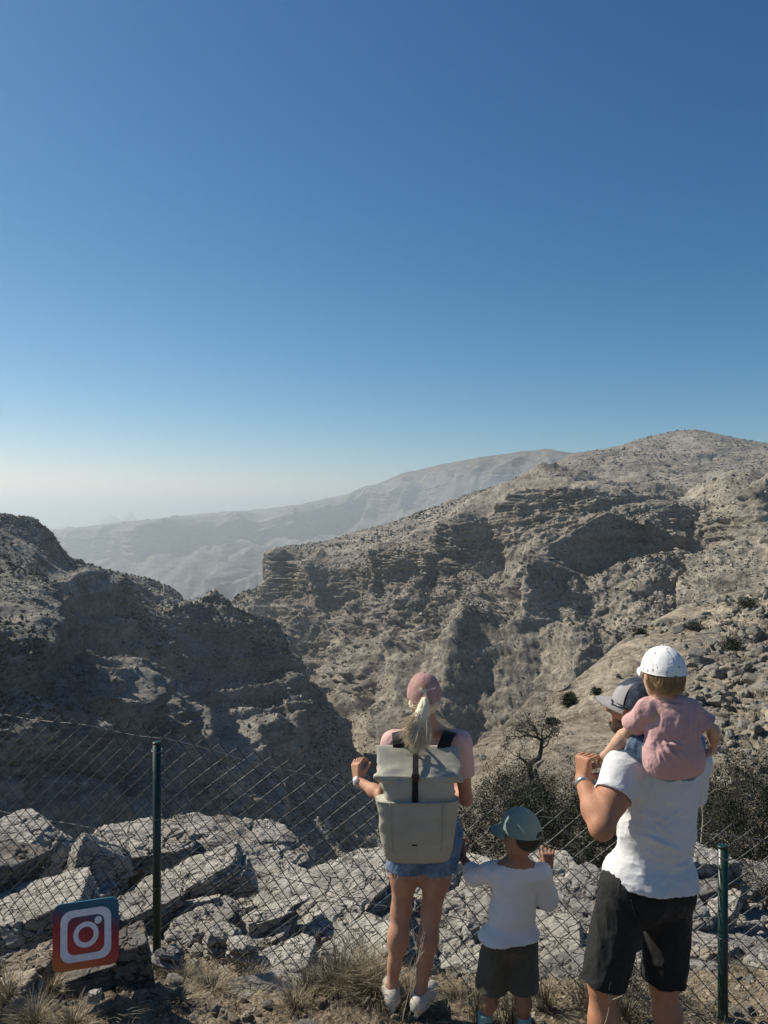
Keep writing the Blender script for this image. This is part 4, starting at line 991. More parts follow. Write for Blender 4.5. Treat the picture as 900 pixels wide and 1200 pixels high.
def hand_prims(w_, d, nrm, s, side, curl=(.5, .7, .6), spread=.10, thumb=None, fan=None):
    """w_: wrist; d: towards the knuckles; nrm: out of the BACK of the hand; side +1: thumb lies along cross(d, nrm)"""
    d = d/np.linalg.norm(d); nrm = nrm-(nrm@d)*d; nrm /= np.linalg.norm(nrm); x = np.cross(d, nrm)*side
    pr = []; P_ = lambda a, b, c: w_+(x*a+d*b+nrm*c)*s
    for i, (xo, ln) in enumerate(((.030, .80), (.010, .88), (-.010, .83), (-.029, .68))):
        pr.append((rc(P_(xo*.55, .004, 0), P_(xo, .080, 0), .0145*s, .0115*s), .012))
    pr.append((rc(P_(.012, .02, -.008), P_(.020, .05, -.008), .016*s, .013*s), .012))
    for i, (xo, ln) in enumerate(((.031, .92), (.010, 1.0), (-.011, .94), (-.031, .76))):
        p = P_(xo, .082, 0); ang = 0; lat = (xo/.03)*spread
        cf = curl if not isinstance(curl[0], (tuple, list)) else curl[i]
        for j, (L, r0, r1) in enumerate(((.040, .0095, .0088), (.026, .0086, .0078), (.021, .0076, .0062))):
            ang += cf[j]; v = d*cos(ang)-nrm*sin(ang)+x*lat*(1 if j == 0 else .5); v /= np.linalg.norm(v)
            q = p+v*L*ln*s; pr.append((rc(p, q, r0*s, r1*s), .0025)); p = q
    tb = thumb or (.9, .35, .45)
    p = P_(.018, .014, -.006); v = x*.8+d*tb[0]-nrm*tb[1]
    for j, (L, r0, r1) in enumerate(((.042, .0135, .0108), (.031, .0105, .0092), (.026, .009, .0072))):
        v = v/np.linalg.norm(v); q = p+v*L*s; pr.append((rc(p, q, r0*s, r1*s), .006 if j == 0 else .003)); p = q; v = v-x*tb[2]*.6+d*.15-nrm*tb[1]*.5
    return pr
def body(name, root, mat, J, R, hR, s, hs, hands, h=.004, girth=1.0, fem=0.0, arm=1.0, leg=1.0, child=False, hips=.88):
    """one continuous skin surface from head to feet"""
    g = girth; pr = []
    ch, pv, wa = J['chest'], J['pelvis'], J['waist']
    pr.append((el(ch, A3(.150, .105, .175)*s*g, R), .05)); pr.append((el(ch+R@A3(0,0,.07)*s, A3(.165, .085, .09)*s*g, R), .05))
    pr.append((el(wa, A3(.128-.012*fem, .095, .13)*s*g, R), .06)); pr.append((el(pv, A3(.155+.012*fem, .112, .115)*s*g*hips, R), .05))
    for sg in (-1, 1): pr.append((el(pv+R@A3(sg*.07, -.05, -.045)*s, A3(.078, .075, .085)*s*g*hips*hips, R), .03))
    pr.append((rc(J['neck'], J['head']+hR@A3(0,-.025,-.05)*hs, .062*s*(.9 if fem or child else 1), .052*s*(.85 if fem or child else 1)), .03))
    pr.append((rc(J['neck'], J['shl'], .052*s, .050*s), .04)); pr.append((rc(J['neck'], J['shr'], .052*s, .050*s), .04))
    for sd_, (hp, kn, an) in (('l', (J['hpl'], J['knl'], J['anl'])), ('r', (J['hpr'], J['knr'], J['anr']))):
        ls = s*leg; kn = np.asarray(kn); an = np.asarray(an); hp = np.asarray(hp)
        back = -(R[:, 1])*s
        pr.append((rc(hp, hp+(kn-hp)*.55, .088*ls*(1 if fem else .86), .070*ls), .04)); pr.append((rc(hp+(kn-hp)*.5, kn, .070*ls, .050*ls), .04))
        pr.append((rc(kn, kn+(an-kn)*.35+back*.012, .047*ls, .052*ls), .03)); pr.append((rc(kn+(an-kn)*.3+back*.016, kn+(an-kn)*.72, .050*ls, .033*ls), .03))
        pr.append((rc(kn+(an-kn)*.65, an, .035*ls, .030*ls), .02)); pr.append((el(kn+R[:, 1]*.02*s, .036*ls), .02))
        for q in (-1, 1): pr.append((el(an+R@A3(q*.022, 0, .005)*s, .013*ls), .012))
        fd = J.get('ft'+sd_, R[:, 1]); fd = fd/np.linalg.norm(fd)
        pr.append((rc(an+A3(0,0,-.045)*s-fd*.03*s, an+fd*.13*s+A3(0,0,-.060)*s, .032*s, .024*s), .03)); pr.append((rc(an, an+A3(0,0,-.05)*s-fd*.03*s, .032*s, .03*s), .02))
    for sd_ in 'lr':
        sh, eb, wr = [np.asarray(J[k_+sd_]) for k_ in ('sh', 'el', 'wr')]; a_ = s*arm
        pr.append((el(sh, .058*a_), .04)); pr.append((rc(sh, sh+(eb-sh)*.5, .050*a_, .048*a_), .03)); pr.append((rc(sh+(eb-sh)*.45, eb, .046*a_, .037*a_), .03))
        pr.append((el(eb+(eb-(sh+wr)/2)/np.linalg.norm(eb-(sh+wr)/2+1e-9)*.012*s, .030*a_), .02))
        pr.append((rc(eb, eb+(wr-eb)*.35, .036*a_, .041*a_), .02)); pr.append((rc(eb+(wr-eb)*.3, wr, .040*a_, .025*a_), .02))
    for hp_ in hands: pr += hp_
    ad, sb, ad2 = head_prims(J['head'], hR, hs)
    allp = [p for p, _ in pr]+[p for p, _ in ad]; lo, hi = bbox_of(allp, .02); S = Sculpt(lo, hi, h)
    for p, k in pr: S.add(p, k*min(1, s*1.1))
    for p, k in ad: S.add(p, k*hs)
    for p, k in sb: S.sub(p, k*hs)
    for p, k in ad2: S.add(p, k*hs)
    pts, quads = S.mesh(1)
    return finish(name, pts, quads, mat, root)
def shoe(root, an, fd, s, mat, solemat, ground=None, name='shoe', tilt=0.0):
    fd = fd/np.linalg.norm(fd); rt = np.cross(fd, A3(0,0,1)); zt = an[2]-.075*s
    o_ = A3(an[0], an[1], zt); Pn = lambda x, y, z: o_+rt*x*s+fd*y*s+A3(0,0,z)*s+A3(0, 0, 1)*(-tilt*(y-.15)*s if y < .15 else 0)
    pr = [rc(Pn(0,-.045,.038), Pn(0,.06,.038), .036*s, .038*s), rc(Pn(0,.05,.032), Pn(.0,.165,.022), .040*s, .030*s), rc(Pn(0,-.03,.06), Pn(0,.0,.088), .036*s, .036*s), rc(Pn(0,.02,.06), Pn(0,.1,.045), .032*s, .028*s)]
    lo, hi = bbox_of(pr, .02); S = Sculpt(lo, hi, .0035)
    for p in pr: S.add(p, .03*s)
    S.sub((lambda X: (X-(o_+A3(0,0,.012*s)))@A3(0,0,1) if tilt == 0 else 9+0*X[..., 0], lo, hi), .002)
    S.sub(rc(Pn(0,-.012,.10), Pn(0,-.008,.16), .030*s, .036*s), .003)
    pts, quads = S.mesh(1); sh = finish(name, pts, quads, mat, root)
    n = 40; V = []; pr = []
    for z, e in ((0, -.001), (.004, .002), (.020, .002), (.024, -.002)):
        for k in range(n):
            a = 2*pi*k/n; y = .06+cos(a)*.128; x = sin(a)*(.032+.006*cos(a)+e)
            V.append(Pn(x*1.05, y+e*cos(a), z-.006))
    Fc = [tuple(range(n))[::-1], tuple(3*n+k for k in range(n))]
    for j in range(3):
        for k in range(n): Fc.append((j*n+k, j*n+(k+1) % n, (j+1)*n+(k+1) % n, (j+1)*n+k))
    mesh_obj('sole', np.array(V)-np.array(root.location), Fc, solemat, sh)
    return sh
def cap(root, c, R, s, mats, opening=True, brim_len=.075, rim_back=-.012, tall=.090, bend=.5, name='cap', strap=True, brim_tilt=-.12):
    """six panel cap in the frame of the head"""
    nu, nv = 96, 34; V = []; r = A3(.087, .106, tall)
    loc = np.array(root.location)
    def surf(u, v, off=0.0):
        th = v*pi/2; a = u*2*pi   # a = 0 at the front
        x = sin(a)*sin(th); y = cos(a)*sin(th); z = cos(th)
        seam = 1-.014*np.exp(-((((u*6) % 1)-.0)/.035)**2)-.014*np.exp(-((((u*6) % 1)-1.0)/.035)**2)
        rr = (r+off)*(1+.01*sin(a*3+1)*sin(th))*seam
        zz = z*rr[2]*(1-.10*(cos(a) < -.2)*0)
        return A3(x*rr[0], y*rr[1]-.012, zz+.030)
    def rim(u):
        a = u*2*pi; return .018+(rim_back-.018)*(1-cos(a))/2
    pts = []; idx = {}
    for i in range(nu):
        for j in range(nv+1):
            p = surf(i/nu, j/nv)
            if j == nv: pass
            pts.append(p)
    pts = np.array(pts).reshape(nu, nv+1, 3)
    # stretch the last rows down to the rim
    low = .030
    for i in range(nu):
        rz = rim(i/nu); t = np.linspace(0, 1, nv+1)
        pts[i, :, 2] = rz+(pts[i, :, 2]-low)*( (low+r[2]-rz)/r[2])
    kk = np.stack([fbm(pts.reshape(-1, 3)/.035, 3, seed=611+i) for i in range(3)], -1).reshape(nu, nv+1, 3)*.0022
    pts = pts+kk
    Fo = []
    def keepf(i, j):
        if not opening: return True
        u = ((i+.5)/nu-.5); z = pts[i, j, 2]-rim(i/nu)
        return not ((abs(u)/.055)**2+((z-.004)/.030)**2 < 1 and z > (.012 if strap else -1))
    outer = pts.reshape(-1, 3); inner = outer-np.array([0, 0, 0]); cen = A3(0, -.012, .03)
    inner = outer+(cen-outer)*.028
    Va = np.concatenate([outer, inner]); off = len(outer); mi = []
    ID = lambda i, j: (i % nu)*(nv+1)+j
    kp = np.array([[keepf(i, j) for j in range(nv)] for i in range(nu)])
    for i in range(nu):
        for j in range(nv):
            if not kp[i, j]: continue
            q = (ID(i, j), ID(i+1, j), ID(i+1, j+1), ID(i, j+1)); Fo.append(q[::-1]); Fo.append(tuple(x+off for x in q))
            if j == nv-1 or not kp[i, j+1]: Fo.append((ID(i, j+1), ID(i+1, j+1), ID(i+1, j+1)+off, ID(i, j+1)+off))
            if j > 0 and not kp[i, j-1]: Fo.append((ID(i+1, j), ID(i, j), ID(i, j)+off, ID(i+1, j)+off))
            for di in (-1, 1):
                if not kp[(i+di) % nu, j]:
                    e = i+(di == 1); Fo.append((ID(e, j), ID(e, j+1), ID(e, j+1)+off, ID(e, j)+off))
    W = lambda v: (np.asarray(v)*s)@R.T+c-loc
    co = mesh_obj(name, W(Va), Fo, mats[0], root)
    # brim
    bu, bv = 30, 10; V = []
    for i in range(bu+1):
        a = (i/bu-.5)*2*1.12
        for j in range(bv+1):
            t = j/bv; rr = A3(.087, .106, 0)+t*A3(.004, brim_len, 0)*1.0
            ext = 1-(abs(a)/1.12)**2.6*.92
            x = sin(a)*(.0875+.004*t); y = cos(a)*.106-.012+brim_len*t*ext
            z = .020-bend*(x*x)/.087*.55*(.35+.65*t)+brim_tilt*brim_len*t-abs(sin(a))**3*.004
            V.append((x, y, z))
    V = np.array(V); V2 = V+A3(0, 0, -.0035); nB = len(V); gf = grid_faces(bu+1, bv+1)
    Fb = [tuple(q[::-1]) for q in gf]+[tuple(q+nB) for q in gf]
    edge = [i*(bv+1)+bv for i in range(bu+1)]
    for a_, b_ in zip(edge[:-1], edge[1:]): Fb.append((a_, b_, b_+nB, a_+nB))
    mesh_obj('brim', W(np.concatenate([V, V2])), Fb, mats[1], co)
    b_, f_ = tube([W(A3(0,-.012,.030+tall+.0005)), W(A3(0,-.012,.034+tall))], [.006*s, .003*s], 10); mesh_obj('button', b_, f_, mats[0], co)
    return co
def strands(name, root, curves, mat, r=.0016, parent=None):
    """curves: lists of world points"""
    VV = []; FF = []; k = 0; loc = np.array(root.location)
    for cpts in curves:
        cpts = np.asarray(cpts)-loc; n = len(cpts); rad = r*np.interp(np.linspace(0, 1, n), [0, .15, .7, 1], [.8, 1, .8, .15])
        v, f = tube(cpts, rad, 4, cap=False); VV.append(v); FF += [tuple(x+k for x in q) for q in f]; k += len(v)
    return mesh_obj(name, np.concatenate(VV), FF, mat, parent or root)
def bez(p, n=9):
    p = [np.asarray(q, float) for q in p]; t = np.linspace(0, 1, n)[:, None]
    while len(p) > 1: p = [a+(b-a)*t for a, b in zip(p[:-1], p[1:])]
    return p[0]

# ---------------------------------------------------------------- the woman
DW = 3.6
root = empty('person', tuple(P(482, 1176, DW))); tag(root, 'woman from behind in pink cap and denim shorts, wearing a backpack, one hand raised', 'person')
R = yawR(4); hR = yawR(2, 4)
J = dict(head=P(497, 812, 3.60), neck=P(499, 853, 3.60), chest=P(499, 890, 3.62), waist=P(499, 932, 3.63), pelvis=P(499, 965, 3.61),
         shl=P(462, 869, 3.61), shr=P(538, 869, 3.60), ell=P(449, 931, 3.72), elr=P(546, 933, 3.62), wrl=P(419, 912, 3.92), wrr=P(536, 925, 3.86),
         hpl=P(479, 975, 3.61), hpr=P(519, 975, 3.61), knl=P(470, 1064, 3.64), knr=P(505, 1067, 3.60), anl=P(459, 1150, 3.60), anr=P(493, 1150, 3.56),
         ftl=A3(-.12, 1, 0), ftr=A3(.42, .9, 0))
for k in J:
    if k[:2] == 'an': J[k] = A3(J[k][0], J[k][1], -2.347+.085)
hl = hand_prims(J['wrl'], A3(-.10, .25, .85), A3(-.55, -.35, .3), .92, 1, curl=(.75, 1.0, .8), thumb=(.9, .5, .3))
hr = hand_prims(J['wrr'], A3(-.05, 1, .1), A3(0, 0, 1), .92, 1, curl=(.7, .9, .7))
body('body', root, M_SK_W, J, R, hR, .90, .93, [hl, hr], fem=1, arm=.88, leg=.99, girth=.97)
M_PINK = fabric('pink_tee', (.62,.40,.37), .06); M_DENIM = fabric('denim', (.095,.165,.27), .25, c2=(.26,.36,.48), weave=700, bumpd=.0012)
s = .90
def arm_pr(sh, eb, t, r0, r1, ext=.6): 
    sh = np.asarray(sh); eb = np.asarray(eb); d = eb-sh; return (rc(sh, sh+d*(t+.25), r0, r1), sh+d*t, d)
ch, wa, pv = J['chest'], J['waist'], J['pelvis']
cloth('tee_shirt', [el(ch, A3(.150,.112,.175)*s, R), el(ch+A3(0,0,.06), A3(.150,.088,.09)*s, R), el(wa, A3(.135,.105,.15)*s, R), el(pv+A3(0,0,.02), A3(.160,.118,.10)*s, R),
      rc(J['neck']+A3(0,0,-.02), J['shl'], .050, .050), rc(J['neck']+A3(0,0,-.02), J['shr'], .050, .050),
      arm_pr(J['shl'], J['ell'], .52, .060, .058), arm_pr(J['shr'], J['elr'], .56, .060, .058)], root, M_PINK, k=.035,
      cuts=[(P(499, 972, 3.6), (0, 0, -1))], holes=[el(J['neck']+A3(0, .012, .05), A3(.062, .062, .050))],
      folds=[(P(540, 872, 3.55), P(548, 905, 3.57), .008, .006), (P(530, 880, 3.52), P(545, 890, 3.55), .007, .005), (P(547, 870, 3.6), P(553, 905, 3.6), .006, .005)], wr=.004, seed=3)
kl, kr = J['knl'], J['knr']
cloth('denim_shorts', [el(pv, A3(.178,.132,.12)*s, R), el(pv+R@A3(-.075,-.055,-.05)*s, A3(.09,.085,.09)*s), el(pv+R@A3(.075,-.055,-.05)*s, A3(.09,.085,.09)*s),
      (rc(J['hpl'], J['hpl']+(kl-J['hpl'])*.7, .094, .090), J['hpl']+(kl-J['hpl'])*.44, A3(-.05, 0, -1), .008), (rc(J['hpr'], J['hpr']+(kr-J['hpr'])*.7, .094, .090), J['hpr']+(kr-J['hpr'])*.44, A3(.05, 0, -1), .008)],
      root, M_DENIM, k=.02, cuts=[(P(499, 948, 3.6), (0, 0, 1))], wr=.004, wl=.06, seed=5, folds=[(P(470, 990, 3.5), P(490, 1005, 3.5), .006, .005), (P(505, 1000, 3.5), P(535, 985, 3.5), .006, .005)])
rs = np.random.RandomState(3); cv = []
for kk, cx in (('hpl', -1), ('hpr', 1)):
    hp = J[kk]; kn = kl if kk == 'hpl' else kr; c = hp+(kn-hp)*.44
    for i in range(90):
        a = rs.uniform(0, 6.28); p = c+A3(cos(a)*.088, sin(a)*.088, .004); q = p+A3(rs.normal()*.006, rs.normal()*.006, -rs.uniform(.008, .03)); cv.append(bez([p, (p+q)/2+rs.normal(size=3)*.004, q], 4))
strands('frayed_hem', root, cv, fabric('denim_thread', (.38,.45,.52)), .0009)
M_SHOEW = fabric('shoe_canvas', (.52,.48,.42), .08, weave=500, bumpd=.0003); M_SOLE = fabric('shoe_sole', (.72,.70,.66), .04)
shoe(root, J['anl'], J['ftl'], .90, M_SHOEW, M_SOLE); shoe(root, J['anr'], J['ftr'], .90, M_SHOEW, M_SOLE)
M_CAPW = fabric('pink_cap_cotton', (.46,.27,.24), .10, c2=(.30,.17,.15))
cp = cap(root, J['head'], hR, .93, (M_CAPW, M_CAPW))
st = [J['head']+hR@(A3(x, -.1135+.012*(x/.03)**2*.3, .062+z)*.93) for x, z in ((.022,.006),(.026,.001),(.033,.0),(.040,.004),(.046,.010))]
strands('stitched_mark', root, [bez(st, 10)], fabric('white_thread', (.75,.73,.70)), .0016, cp)
# hair: smooth under the cap, gathered into a ponytail the wind spreads to the left
H = J['head']; cloth('hair', [el(H+hR@A3(0,-.016,.020)*.93, A3(.078,.096,.082)*.93, hR), el(H+hR@A3(0,-.06,-.035)*.93, A3(.060,.045,.045)*.93, hR)], root, M_HAIR_W, k=.02, h=.004, shell=.06,
      cuts=[(H+hR@A3(0, .02, 0), hR[:, 1]), (H+hR@A3(0,0,-.055), -hR[:, 2]+hR[:, 1]*.55)], wr=.002, wl=.02, seed=8, dirz=2)
rs = np.random.RandomState(9); cv = []
tie = P(497.5, 819, 3.485)
S = Sculpt(tie-A3(.2,.12,.32), tie+A3(.12,.12,.05), .004)
for e in ((476,860),(482,866),(487,870),(492,871),(497,868)):
    e = P(e[0], e[1], 3.425); c_ = bez([tie, tie+A3((e[0]-tie[0])*.2, -.03, -.05), tie+(e-tie)*.6+A3(0,-.02,0), e], 7)
    for j in range(6): S.add(rc(c_[j], c_[j+1], .006+.008*sin(j/6*pi), .006+.008*sin((j+1)/6*pi)-.003*(j == 5)), .02)
pts, quads = S.mesh(1); pts = pts+vnorm(pts, quads)*(ridged(pts/np.array([.006,.02,.08]), 2, seed=5)*.004)[:, None]
hb = finish('ponytail_core', pts, quads, M_HAIR_W, root)
ends = [(461,848),(467,854),(472,860),(476,866),(480,870),(484,874),(488,876),(492,877),(496,876),(500,872),(503,866),(505,860)]
wts = np.array([.5,.9,1.3,1.7,2.2,2.6,2.6,2.4,2.0,1.2,.6,.3]); wts /= wts.sum()
for i in range(800):
    e = ends[rs.choice(len(ends), p=wts)]; e = P(e[0]+rs.normal()*2.0, e[1]+3+rs.normal()*2.5-rs.exponential(2.5), 3.40+rs.normal()*.018)
    o_ = rs.normal(size=3)*A3(.005, .005, .004); a = tie+o_
    m1 = a+A3((e[0]-a[0])*.15, -.035+rs.normal()*.012, -.055)+rs.normal(size=3)*.006; m2 = a+(e-a)*.62+A3(.008, -.02, -.010)+rs.normal(size=3)*.006
    cv.append(bez([a, m1, m2, e+rs.normal(size=3)*.006], 10))
for i in range(120):   # scalp hair drawn back to the tie
    sg = rs.choice([-1, 1]); a = H+hR@(A3(sg*.078, rs.uniform(-.05,.02), rs.uniform(-.05,.01))*.93); m_ = H+hR@(A3(sg*.055,-.098,rs.uniform(-.055,-.01))*.93)
    cv.append(bez([a, m_, tie+rs.normal(size=3)*.005], 8))
strands('ponytail', root, cv, M_HAIR_W, .00115)
b, f = tube([tie+A3(0,.004,.006), tie+A3(0,-.004,-.004)], [.012, .012], 14); mesh_obj('hair_tie', b-np.array(root.location), f, fabric('hair_tie_band', (.5,.40,.30)), root)
wd = (J['wrl']-J['ell']); wd /= np.linalg.norm(wd); wc = J['wrl']-wd*.012
mb = MB(); mb.add(*tube([wc-wd*.009-np.array(root.location), wc+wd*.009-np.array(root.location)], [.0285, .0285], 24)); 
wt = mb.build('wristwatch', fabric('watch_strap', (.72,.70,.68)), root)
b, f = tube([wc+A3(-.012,-.024,.014)-np.array(root.location), wc+A3(-.016,-.031,.018)-np.array(root.location)], [.016, .015], 20); mesh_obj('watch_face', b, f, NT('watch_glass').done((.75,.74,.78), .15, spec=.7), wt)

# ---------------------------------------------------------------- backpack
bp = empty('backpack', tuple(P(489, 1003, 3.42))); BL = np.array(bp.location)
tag(bp, 'olive grey roll top backpack with a black centre strap on the back of the woman', 'backpack')
m = NT('backpack_canvas'); co = m.coord(); n = m.noise(co, 7, 5, .6); w_ = m.noise(co, 800, 2); n3 = m.noise(co, 40, 4, .6)
M_BAG = m.done(m.mix(m.ramp(n, [(.3, (.33,.315,.25)), (.7, (.42,.40,.325))]), m.ramp(w_, [(.3, .88), (.7, 1.06)]), .6, 'MULTIPLY'), .55, m.bump(m.math('ADD', m.math('MULTIPLY', n3, 3), w_), .35, .0015), spec=.35)
M_BLACK = fabric('black_webbing', (.012,.012,.013), .1, weave=500, rough=.7, sheen=.05)
def loftbag(name, rings, mat, parent, nseg=56, seed=0, amp=.003, p=4.0, sharp=None):
    """rings: (centre px, py, depth, half width, half thickness)"""
    V = []
    for (cx, cy, d, a, b) in rings:
        c = P(cx, cy, d)-BL
        for k in range(nseg):
            t = 2*pi*k/nseg; ct, st_ = cos(t), sin(t)
            V.append(c+A3(a*np.sign(ct)*abs(ct)**(2/p), b*np.sign(st_)*abs(st_)**(2/p), 0))
    V = np.array(V); n = len(rings); Fc = []
    for i in range(n-1):
        for k in range(nseg): Fc.append((i*nseg+k, (i+1)*nseg+k, (i+1)*nseg+(k+1) % nseg, i*nseg+(k+1) % nseg))
    Fc.append(tuple(range(nseg))[::-1] if False else tuple(range(nseg))); Fc.append(tuple((n-1)*nseg+k for k in range(nseg))[::-1])
    nrm = V-V.mean(0); nrm[:, 2] = 0; nrm /= np.linalg.norm(nrm, axis=1)[:, None]+1e-9
    V = V+nrm*((ridged(V/np.array([.10,.10,.07])+seed, 3, seed=seed)-.5)*amp*1.6)[:, None]+nrm*(fbm(V/.035, 3, seed=seed+2)*amp*.35)[:, None]
    return mesh_obj(name, V, Fc, mat, parent)
def rr(a, b, n): return [tuple(np.array(a)+(np.array(b)-np.array(a))*t) for t in np.linspace(0, 1, n, endpoint=False)]
# pitched forward like the back: the top is farther from the camera
BD = 3.42
loftbag('main_body', rr((491,905,BD,.150,.070),(490,960,BD,.152,.078), 14)+rr((490,960,BD,.152,.078),(489,998,BD,.138,.070), 10)+[(489,1001,BD,.130,.062),(489,1003,BD,.115,.05)], M_BAG, bp, seed=21, amp=.009)
pk = loftbag('front_pocket', rr((489,933,BD-.030,.180,.062),(489,960,BD-.028,.170,.068), 12)+rr((489,960,BD-.028,.170,.068),(489,994,BD-.022,.152,.064), 12)+[(489,1001,BD-.02,.140,.056),(489,1004,BD-.018,.12,.045)], M_BAG, bp, seed=24, amp=.007, p=3.4)
rl = loftbag('roll_top', [(489,871,BD+.062,.180,.004)]+rr((489,872,BD+.060,.183,.010),(490,888,BD+.022,.190,.024), 8)+rr((490,888,BD+.022,.190,.024),(490,905,BD-.030,.186,.034), 10)+rr((490,905,BD-.036,.194,.034),(490,912,BD-.040,.194,.030), 6)+[(490,913.5,BD-.036,.190,.022)], M_BAG, bp, seed=27, amp=.016, p=3.0)
loftbag('neck_gusset', rr((490,908,BD-.005,.160,.055),(489,940,BD-.008,.158,.060), 12)+[(489,944,BD-.006,.15,.055)], M_BAG, bp, seed=29, amp=.014, p=3.2)
def band(pts, w_, th, name, mat, parent, side=None):
    V = []; Fc = []; n = len(pts)
    for i in range(n):
        p = np.asarray(pts[i])-BL; sdv = A3(1, 0, 0) if side is None else np.asarray(side[i] if isinstance(side, list) else side, float); sdv = sdv/np.linalg.norm(sdv)
        t = np.asarray(pts[min(i+1, n-1)])-np.asarray(pts[max(i-1, 0)]); nn = np.cross(t, sdv); nn /= np.linalg.norm(nn)
        V += [p-sdv*w_/2-nn*th/2, p+sdv*w_/2-nn*th/2, p+sdv*w_/2+nn*th/2, p-sdv*w_/2+nn*th/2]
    for i in range(n-1):
        for k in range(4): Fc.append((4*i+k, 4*i+(k+1) % 4, 4*i+4+(k+1) % 4, 4*i+4+k))
    Fc += [(0, 1, 2, 3), (4*n-1, 4*n-2, 4*n-3, 4*n-4)]
    return mesh_obj(name, np.array(V), Fc, mat, parent, smooth=False)
sp_ = [P(488, 869, BD+.045), P(487.5, 870, BD+.040), P(487, 878, BD+.018), P(487, 890, BD-.030), P(487, 905, BD-.075), P(487, 913, BD-.079), P(486.5, 917, BD-.072), P(486.5, 926, BD-.076), P(486.5, 938, BD-.078)]
sp_ = list(bez(sp_[:5], 12))+sp_[5:]
cs = band(sp_, .026, .003, 'centre_strap', M_BLACK, bp)
mb = MB(); c = P(487, 907.5, BD-.083)-BL; mb.add(*box(c, (.036, .008, .012))); mb.add(*box(c+A3(0,-.002,.012), (.030, .008, .008))); mb.add(*box(c+A3(0,-.002,-.012), (.030, .007, .008))); mb.build('buckle', NT('buckle_plastic').done((.02,.02,.022), .3, spec=.5), cs, smooth=False)
def sstrap(x0, x1, lab):
    pts = bez([P(x0, 885, 3.47), P(x0+(x1-x0)*.2, 868, 3.46), P(x1, 846, 3.50), P(x1+(x1-x0)*.1, 846, 3.62), P(x1, 866, 3.74), P(x1, 910, 3.78)], 18)
    return band(pts, .056, .010, 'shoulder_strap', M_BLACK, bp, side=A3(1, 0, .28*np.sign(x0-x1)))
sstrap(517, 530, 'r'); sstrap(468, 466, 'l')
mb = MB(); mb.add(*tube(bez([P(478, 878, 3.47), P(479, 862, 3.44), P(498, 862, 3.44), P(499, 878, 3.47)], 12)-BL, .007, 8)); mb.build('grab_handle', M_BLACK, bp)
for x in (457, 520):
    pts = bez([P(x, 936, BD-.092), P(x, 965, BD-.098), P(x-(x-489)*.08, 996, BD-.085)], 10)
    sm = MB(); sm.add(*tube(np.array(pts)-BL, .0022, 6)); sm.build('seam', M_BAG, pk)
mb = MB(); ed = [P(489, 933, BD-.030)+A3(.181*np.sign(cos(t))*abs(cos(t))**(2/3.4), .063*np.sign(sin(t))*abs(sin(t))**(2/3.4), 0)-BL for t in np.linspace(pi, 2*pi, 40)]
mb.add(*tube(ed, .003, 6)); mb.build('pocket_hem', M_BAG, pk)
mb = MB(); mb.add(*box(P(486, 988, BD-.090)-BL, (.022, .004, .006))); mb.build('maker_tag', M_BLACK, pk, smooth=False)

# ---------------------------------------------------------------- the boy
root = empty('person', tuple(P(596, 1213, 3.4))); tag(root, 'small boy from behind in mint cap, long white shirt and dark olive shorts', 'person')
s = .66
R = yawR(8); hR = yawR(48, -8, 0)
GZ = -2.345
J = dict(head=P(609, 973, 3.37), neck=P(606, 1008, 3.40), chest=P(603, 1037, 3.41), waist=P(600, 1068, 3.41), pelvis=P(597, 1092, 3.40),
         shl=P(575, 1020, 3.40), shr=P(635, 1022, 3.38), ell=P(556, 1024, 3.47), elr=P(642, 1052, 3.42), wrl=P(541, 1000, 3.62), wrr=P(643, 1014, 3.60),
         hpl=P(582, 1100, 3.40), hpr=P(612, 1100, 3.40), knl=P(575, 1158, 3.42), knr=P(612, 1160, 3.39), anl=P(569, 1190, 3.42), anr=P(614, 1190, 3.40), ftl=A3(-.1,1,0), ftr=A3(.3,1,0))
for k in ('anl', 'anr'): J[k][2] = GZ+.07*.72
hl = hand_prims(J['wrl'], A3(-.1, .5, .8), A3(-.3, -.8, .4), .66, 1, curl=(.7, .9, .7))
hr = hand_prims(J['wrr'], A3(.0, .25, 1), A3(-.15, -.9, .2), .70, -1, curl=((.45,.9,.7),(.75,1.0,.8),(.85,1.0,.8),(.9,1.1,.8)), spread=.2)
body('body', root, M_SK_B, J, R, hR, s, .88, [hl, hr], h=.0035, arm=.95, leg=1.0, child=True, girth=.98, hips=.78)
M_WHITE = fabric('white_cotton', (.70,.70,.70), .04, weave=600); M_OLIVE = fabric('dark_olive_cloth', (.078,.075,.058), .15)
ch, wa, pv = J['chest'], J['waist'], J['pelvis']
def sl(sh, eb, t, r0, r1): 
    d = eb-sh; return (rc(sh, sh+d*(t+.3), r0, r1), sh+d*t, d)
